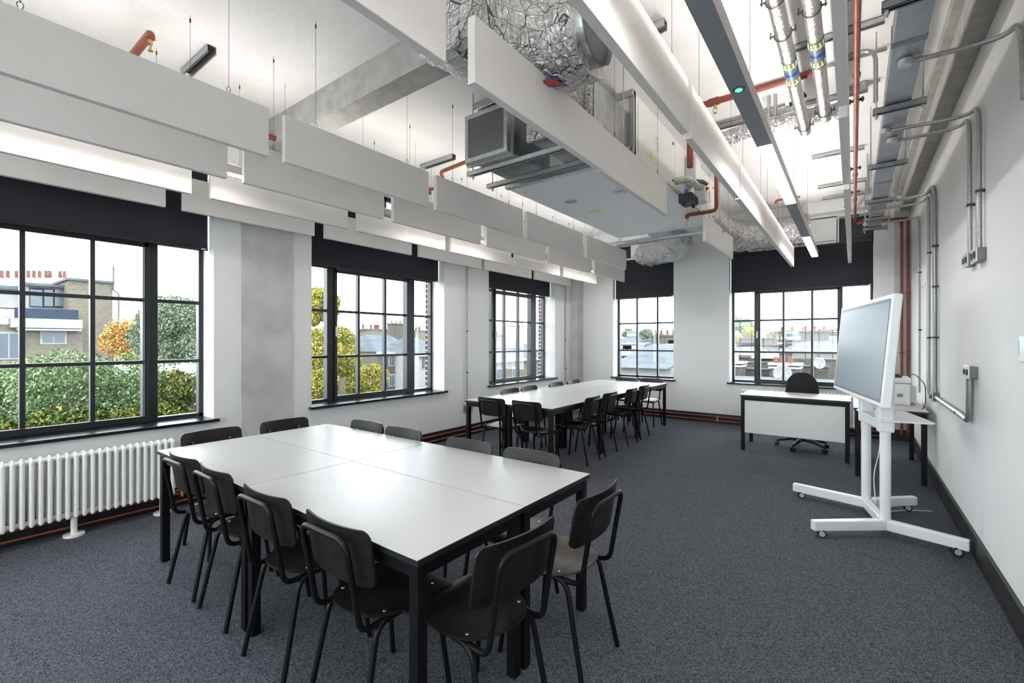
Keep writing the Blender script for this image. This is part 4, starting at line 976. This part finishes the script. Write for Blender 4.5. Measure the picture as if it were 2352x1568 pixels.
def wtree(label, px, pyt, x, rpx, mat, n_, sz, sq=1.):
    y, z = yz(px, pyt, x); dd = -x * math.sin(math.radians(36.72)) + y * math.cos(math.radians(36.72)); tree(label, x, y, z, rpx / 1051 * dd, mat, n_, sz, squash=sq)
wtree('broad green tree filling the lower middle of the near window', 215, 772, -13., 170, 'leaf_green', 60000, .032)
wtree('pale green tree at the left edge of the near window', -20, 800, -14., 150, 'leaf_green', 34000, .032)
wtree('green tree rising on the right of the near window', 415, 668, -19., 95, 'leaf_grey', 36000, .045)
wtree('dark green bush low at the right corner of the near window', 425, 835, -11., 70, 'leaf_dark', 16000, .035)
wtree('low yellow green bush at the bottom left of the pillar-side window', 728, 838, -10.2, 48, 'leaf_yellow', 14000, .032)
wtree('orange autumn tree beside the brick flank in the near window', 305, 728, -26, 62, 'leaf_orange', 14000, .06)
wtree('low dark green tree with yellow leaves at the bottom of the near window', 330, 905, -8.6, 130, 'leaf_dark', 20000, .032)
wtree('low dark green tree at the bottom left of the near window', 60, 895, -8.6, 130, 'leaf_dark', 20000, .032)
wtree('tall thin yellow green tree at the left of the window beside the concrete pillar', 735, 640, -12., 42, 'leaf_yellow', 14000, .036, 1.6)
wtree('yellow green tree below the tall thin one, beside the concrete pillar window', 755, 735, -11., 75, 'leaf_yellow', 32000, .034)
wtree('small yellowing tree below the slate roofs in the pillar-side window', 835, 818, -12.0, 52, 'leaf_yellow', 20000, .032)
# terraces seen through the pillar-side window: facade plane x=-30
def gable_house(label, x, y0, y1, zeave, zridge, wall, roofd=4., wins=(), chim=(), face='+x', name='house'):
    e = thing(name, label, 'house')
    if face == '+x':
        MB().box(x - 8, x, y0, y1, G, zeave).build('wall', wall, e)
        b = MB(); v = [b.bm.verts.new(p) for p in ((x + .3, y0 - .2, zeave), (x + .3, y1 + .2, zeave), (x - 8.3, y1 + .2, zeave), (x - 8.3, y0 - .2, zeave), (x - 4, y0 + 1.2, zridge), (x - 4, y1 - 1.2, zridge))]
        for f in ((0, 1, 5, 4), (2, 3, 4, 5), (0, 4, 3), (1, 2, 5), (3, 2, 1, 0)): b.bm.faces.new([v[i] for i in f])
        b.build('roof', 'slate', e); MB().box(x, x + .35, y0 - .2, y1 + .2, zeave - .35, zeave).build('gutter', 'stucco', e)
        for (y, z, w_, h_) in wins: win(e, x, y, z, w_, h_, '+x')
        for (y, z, w_, n_) in chim:
            c_ = MB().box(x - 5, x - 4, y - w_ / 2, y + w_ / 2, zeave, z).box(x - 5.1, x - 3.9, y - w_ / 2 - .1, y + w_ / 2 + .1, z, z + .15).build('chimney', wall, e)
            pots(c_, [(x - 4.5, y - w_ / 2 + w_ * (k + .5) / n_, z + .15) for k in range(n_)])
    else:
        y = x; a0, a1 = y0, y1
        MB().box(a0, a1, y, y + 8, G, zeave).build('wall', wall, e)
        b = MB(); v = [b.bm.verts.new(p) for p in ((a0 - .2, y - .3, zeave), (a1 + .2, y - .3, zeave), (a1 + .2, y + 8.3, zeave), (a0 - .2, y + 8.3, zeave), (a0 + 1.2, y + 4, zridge), (a1 - 1.2, y + 4, zridge))]
        for f in ((0, 1, 5, 4), (2, 3, 4, 5), (0, 4, 3), (1, 2, 5), (3, 2, 1, 0)): b.bm.faces.new([v[i] for i in f])
        b.build('roof', 'slate', e); MB().box(a0 - .2, a1 + .2, y - .35, y, zeave - .3, zeave).build('gutter', 'stucco', e)
        for (xx, z, w_, h_) in wins: win(e, xx, y, z, w_, h_, '-y')
        for (xx, z, w_, n_) in chim:
            c_ = MB().box(xx - w_ / 2, xx + w_ / 2, y + 3.6, y + 4.4, zeave, z).box(xx - w_ / 2 - .1, xx + w_ / 2 + .1, y + 3.5, y + 4.5, z, z + .15).build('chimney', wall, e)
            pots(c_, [(xx - w_ / 2 + w_ * (k + .5) / n_, y + 4, z + .15) for k in range(n_)])
    return e
def Yx(px, x): return yz(px, 783, x)[0]
def Zx(px, py, x): return yz(px, py, x)[1]
gable_house('brick terrace house with slate roof and white window surrounds, pillar-side window', -42., Yx(868, -42.), Yx(960, -42.), Zx(900, 806, -42), Zx(900, 768, -46), 'brown_brick',
            wins=[(Yx(p_, -42), Zx(900, z_, -42), 0.6, 1.15) for p_ in (899, 925) for z_ in (838, 884)] , chim=[(Yx(965, -42), 3.6, 2.0, 3)])
gable_house('lower brick terrace house with slate roof, behind the yellow tree', -50., Yx(835, -50.), Yx(905, -50.), Zx(860, 802, -50), Zx(860, 770, -54), 'brown_brick', wins=[(Yx(858, -50), 0 - 1.6, .9, 1.5)], chim=[])
gable_house('white and brick terrace house at the right edge of the pillar-side window', -38., Yx(962, -38.), Yx(1030, -38.), Zx(980, 810, -38), Zx(980, 775, -42), 'stucco', wins=[(Yx(975, -38), -1.5, .9, 1.6)])
e = thing('building', 'long yellow brick party wall with a ridge of chimney pots behind the slate roofs', 'building')
MB().box(-62, -60, Yx(842, -60), Yx(1010, -60), G, Zx(900, 758, -60)).build('wall', 'yellow_brick', e)
MB().box(-62.1, -59.9, Yx(838, -60), Yx(1012, -60), Zx(900, 758, -60), Zx(900, 755, -60)).build('coping', 'lead', e)
pots(e, [(-61, Yx(p_, -60), Zx(900, 755, -60)) for p_ in (843, 861, 870, 874, 878, 892, 905, 918, 935, 958, 965, 972)], .2, .7)
gable_house('distant slate roofed house behind the yellow tree top', -70., Yx(790, -70), Yx(842, -70), Zx(815, 783, -70), Zx(815, 760, -74), 'brown_brick', chim=[(Yx(812, -70), 3.4, 1.2, 2)])
# far window: cream house, white terrace, slate roof
gable_house('cream brick house with a long slate roof, seen through the far window', -32., Yx(1110, -32.), Yx(1262, -32.), Zx(1180, 822, -32), Zx(1180, 782, -37), 'yellow_brick',
            wins=[(Yx(p_, -32), Zx(1180, 866, -32), 1.0, 1.1) for p_ in (1147, 1183, 1222)], chim=[(Yx(1206, -32), 2.2, 1.2, 2)])
e = thing('building', 'white rendered terrace with a line of small red pots, seen through the far window', 'building')
MB().box(-79, -75, Yx(1100, -75), Yx(1215, -75), G, Zx(1180, 750, -75)).build('wall', 'stucco', e)
pots(e, [(-76, Yx(p_, -75), Zx(1180, 750, -75)) for p_ in (1137, 1143, 1150, 1166, 1173, 1180, 1187, 1199, 1206)], .25, .6)
# end-wall views; helper for facades facing -y
def xz(px, py, y):
    r_ = (px - 1176) / 1051; s_, c_ = math.sin(math.radians(36.72)), math.cos(math.radians(36.72)); d_ = y / (r_ * s_ + c_)
    return d_ * (r_ * c_ - s_), 1.46 + (783 - py) / 1051 * d_
def Xy(px, y): return xz(px, 783, y)[0]
def Zy(px, py, y): return xz(px, py, y)[1]

def ptree(label, px, pyt, y, rpx, mat, n_, sz):
    d_ = y * 1.27 / (1 + .7 * 0) ; x, z = xz(px, pyt, y); dd = -x * math.sin(math.radians(36.72)) + y * math.cos(math.radians(36.72)); tree(label, x, y, z, rpx / 1051 * dd, mat, n_, sz)
ptree('round grey green tree in the left light of the wide end window', 1706, 718, 66, 26, 'leaf_grey', 6000, .22)
ptree('yellow tree low behind the chimneys of the wide end window', 1722, 750, 62, 15, 'leaf_yellow', 3500, .20)
ptree('second yellow tree, at the very left of the wide end window', 1694, 766, 61, 12, 'leaf_yellow', 2500, .20)
ptree('grey green tree beside the long flat roof in the wide end window', 1783, 757, 70, 18, 'leaf_grey', 4500, .22)
ptree('small grey green tree between chimneys in the small end window', 1483, 752, 60, 14, 'leaf_grey', 3500, .20)
ptree('pale thin tree at the left of the small end window', 1442, 752, 75, 12, 'leaf_grey', 1600, .20)
ptree('distant grey green tree at the right of the small end window', 1538, 772, 70, 11, 'leaf_grey', 2500, .2)
ptree('grey green tree just left of the last column of the small end window', 1517, 764, 66, 10, 'leaf_grey', 2000, .2)
gable_house('house with a grey roof and small white windows, left of the small end window', 24., Xy(1395, 24), Xy(1472, 24), Zy(1440, 803, 24), Zy(1440, 786, 28), 'brown_brick', face='-y', wins=[(Xy(p_, 24), Zy(1440, 820, 24), .7, .5) for p_ in (1433, 1450)])
e = thing('outbuilding', 'low cream wall with a pale sloping roof below the small end window', 'building')
y_ = 17.; MB().box(Xy(1400, y_), Xy(1560, y_), y_, y_ + 5, G, Zy(1470, 843, y_)).build('wall', 'stucco', e)
b = MB(); x0_, x1_, z_ = Xy(1398, y_), Xy(1540, y_), Zy(1470, 843, y_)
v = [b.bm.verts.new(p) for p in ((x0_, y_ - .3, z_), (x1_, y_ - .3, z_), (x1_, y_ + 5, z_ + .9), (x0_, y_ + 5, z_ + .9), (x0_, y_ + 5, z_), (x1_, y_ + 5, z_))]
for f in ((0, 1, 2, 3), (3, 2, 5, 4), (0, 3, 4), (1, 5, 2), (0, 4, 5, 1)): b.bm.faces.new([v[i] for i in f])
b.build('roof', 'slate', e)
gable_house('brick house row with red chimney pots across the small end window', 33., Xy(1466, 33), Xy(1560, 33), Zy(1510, 800, 33), Zy(1510, 788, 37), 'brown_brick', face='-y', chim=[(Xy(1492, 33), Zy(1492, 772, 37), 2.4, 5), (Xy(1530, 33), Zy(1530, 780, 37), 2.0, 4)])
gable_house('distant terrace with grey roofs behind the small end window', 60., Xy(1400, 60), Xy(1500, 60), Zy(1440, 785, 60), Zy(1440, 770, 64), 'stucco', face='-y', chim=[(Xy(1440, 60), Zy(1440, 762, 64), 3, 3)])
gable_house('long house with a broad hipped slate roof behind the chimney stacks, wide end window', 36., Xy(1800, 36), Xy(1975, 36), Zy(1880, 801, 36), Zy(1880, 779, 40), 'brown_brick', face='-y', chim=[(Xy(1862, 36), Zy(1862, 764, 40), 1.7, 3)])
gable_house('flat topped brick building with a small white dormer window, wide end window', 48., Xy(1800, 48), Xy(1868, 48), Zy(1835, 772, 48), Zy(1835, 768, 52), 'yellow_brick', face='-y', wins=[(Xy(1830, 48), Zy(1830, 785, 48), 1.6, .8)], chim=[(Xy(1822, 48), Zy(1822, 762, 52), 3.5, 4)])
gable_house('terrace with a spiky line of red chimney pots on the skyline, wide end window', 58., Xy(1868, 58), Xy(1990, 58), Zy(1900, 778, 58), Zy(1900, 768, 62), 'stucco', face='-y', chim=[(Xy(1885, 58), Zy(1885, 764, 62), 4, 8), (Xy(1908, 58), Zy(1908, 765, 62), 4, 8), (Xy(1930, 58), Zy(1930, 766, 62), 4, 8)])
gable_house('grey roofed house behind the left light of the wide end window', 44., Xy(1660, 44), Xy(1760, 44), Zy(1710, 806, 44), Zy(1710, 793, 48), 'brown_brick', face='-y', chim=[(Xy(1722, 44), Zy(1722, 778, 48), 2.6, 3), (Xy(1700, 44), Zy(1700, 786, 48), 2, 3)])
gable_house('nearer house with pale slate slopes below the satellite dish, wide end window', 35., Xy(1735, 35), Xy(1785, 35), Zy(1770, 812, 35), Zy(1770, 799, 39), 'brown_brick', face='-y', chim=[(Xy(1775, 35), Zy(1775, 793, 39), 1.2, 2)])
# near parapets and stacks, 13-16 m away
def stack(label, px0, px1, pyt, y, pot_px, pot_h=.5, wall='brown_brick', dep=1.2, potmat='terracotta', fill=None):
    e = thing('chimney_stack', label, 'chimney', group='brick chimney stacks near the wide end window')
    x0, x1, z = Xy(px0, y), Xy(px1, y), Zy((px0 + px1) / 2, pyt, y)
    MB().box(x0, x1, y, y + dep, G, z).build('brick_stack', wall, e)
    MB().box(x0 - .08, x1 + .08, y - .08, y + dep + .08, z, z + .10).box(x0 - .05, x1 + .05, y - .05, y + dep + .05, z - .16, z - .08).build('cap', 'concrete', e)
    for p_ in pot_px:
        MB().tube([(Xy(p_, y + .3), y + .4, z + .1), (Xy(p_, y + .3), y + .4, z + .1 + pot_h)], .10, 12, rs=[.13, .10]).build('chimney_pot', potmat, e)
stack('dark brick chimney stack at the left edge of the wide end window', 1664, 1703, 834, 26, (1690,), .45, potmat='stucco')
stack('brick chimney stack with one red and two white pots, behind the large white dish', 1768, 1836, 838, 26, (1782, 1797, 1815), .34)
for k_, (px0, px1, pyt, y_, lab) in enumerate(((1700, 1772, 848, 27.6, 'low stepped brick parapet between two chimney stacks'), (1832, 1905, 842, 27.8, 'brick parapet wall right of the large white dish'), (1868, 2005, 826, 29., 'long dark brick parapet behind the interactive display'),
                                (1664, 1780, 832, 31, 'further brick parapet with a pale coping'), (1790, 2000, 812, 32, 'furthest brick parapet below the hipped roof'))):
    e = thing('parapet_wall', lab, 'wall'); x0, x1, z = Xy(px0, y_), Xy(px1, y_), Zy((px0 + px1) / 2, pyt, y_)
    MB().box(x0, x1, y_, y_ + .35, G, z).build('brick_wall', 'brown_brick', e); MB().box(x0, x1, y_ - .06, y_ + .4, z, z + .08).build('coping', 'lead', e)
e = thing('flat_roof', 'pale flat roof at the foot of the wide end window', 'roof'); MB().box(Xy(1650, 24), Xy(1990, 24), 20, 25.8, G, Zy(1800, 872, 24)).build('roof_deck', 'lead', e)
def dish(label, px, py, y, r_):
    x, z = xz(px, py, y); e = thing('satellite_dish', label, 'satellite dish', (x, y, z), 0, 'satellite dishes on the rooftops')
    bm = bmesh.new(); rings = []
    T = Matrix.Rotation(math.radians(8), 4, 'Z')
    for k in range(7):
        q = k / 6 * r_; rings.append([bm.verts.new(T @ Vector((q * math.cos(a * PI / 14), .18 * r_ - .18 * r_ * (k / 6) ** 2, q * 1.08 * math.sin(a * PI / 14)))) for a in range(28)])
    for a, c_ in zip(rings, rings[1:]):
        for i in range(28):
            try: bm.faces.new((a[i], a[(i + 1) % 28], c_[(i + 1) % 28], c_[i])).smooth = True
            except ValueError: pass
    bmesh.ops.remove_doubles(bm, verts=bm.verts, dist=1e-5)
    o = MB(); o.bm.free(); o.bm = bm; ob = o.build('reflector', 'stucco', e); sm = ob.modifiers.new('thickness', 'SOLIDIFY'); sm.thickness = .01
    MB().tube([(0, .03, -r_ * .9), (0, -.30 * r_ * 2, -.2 * r_), (0, -.30 * r_ * 2, -.02)], .012, 6).cyl((0, .15, -.1), (0, .15, -r_ * 1.6), .025, 8).build('feed_arm', 'lead', e)
dish('large white satellite dish in front of the brick stack, wide end window', 1797, 857, 25.4, .40)
dish('grey satellite dish beside the parapet behind the display, wide end window', 1882, 833, 27.2, .26)
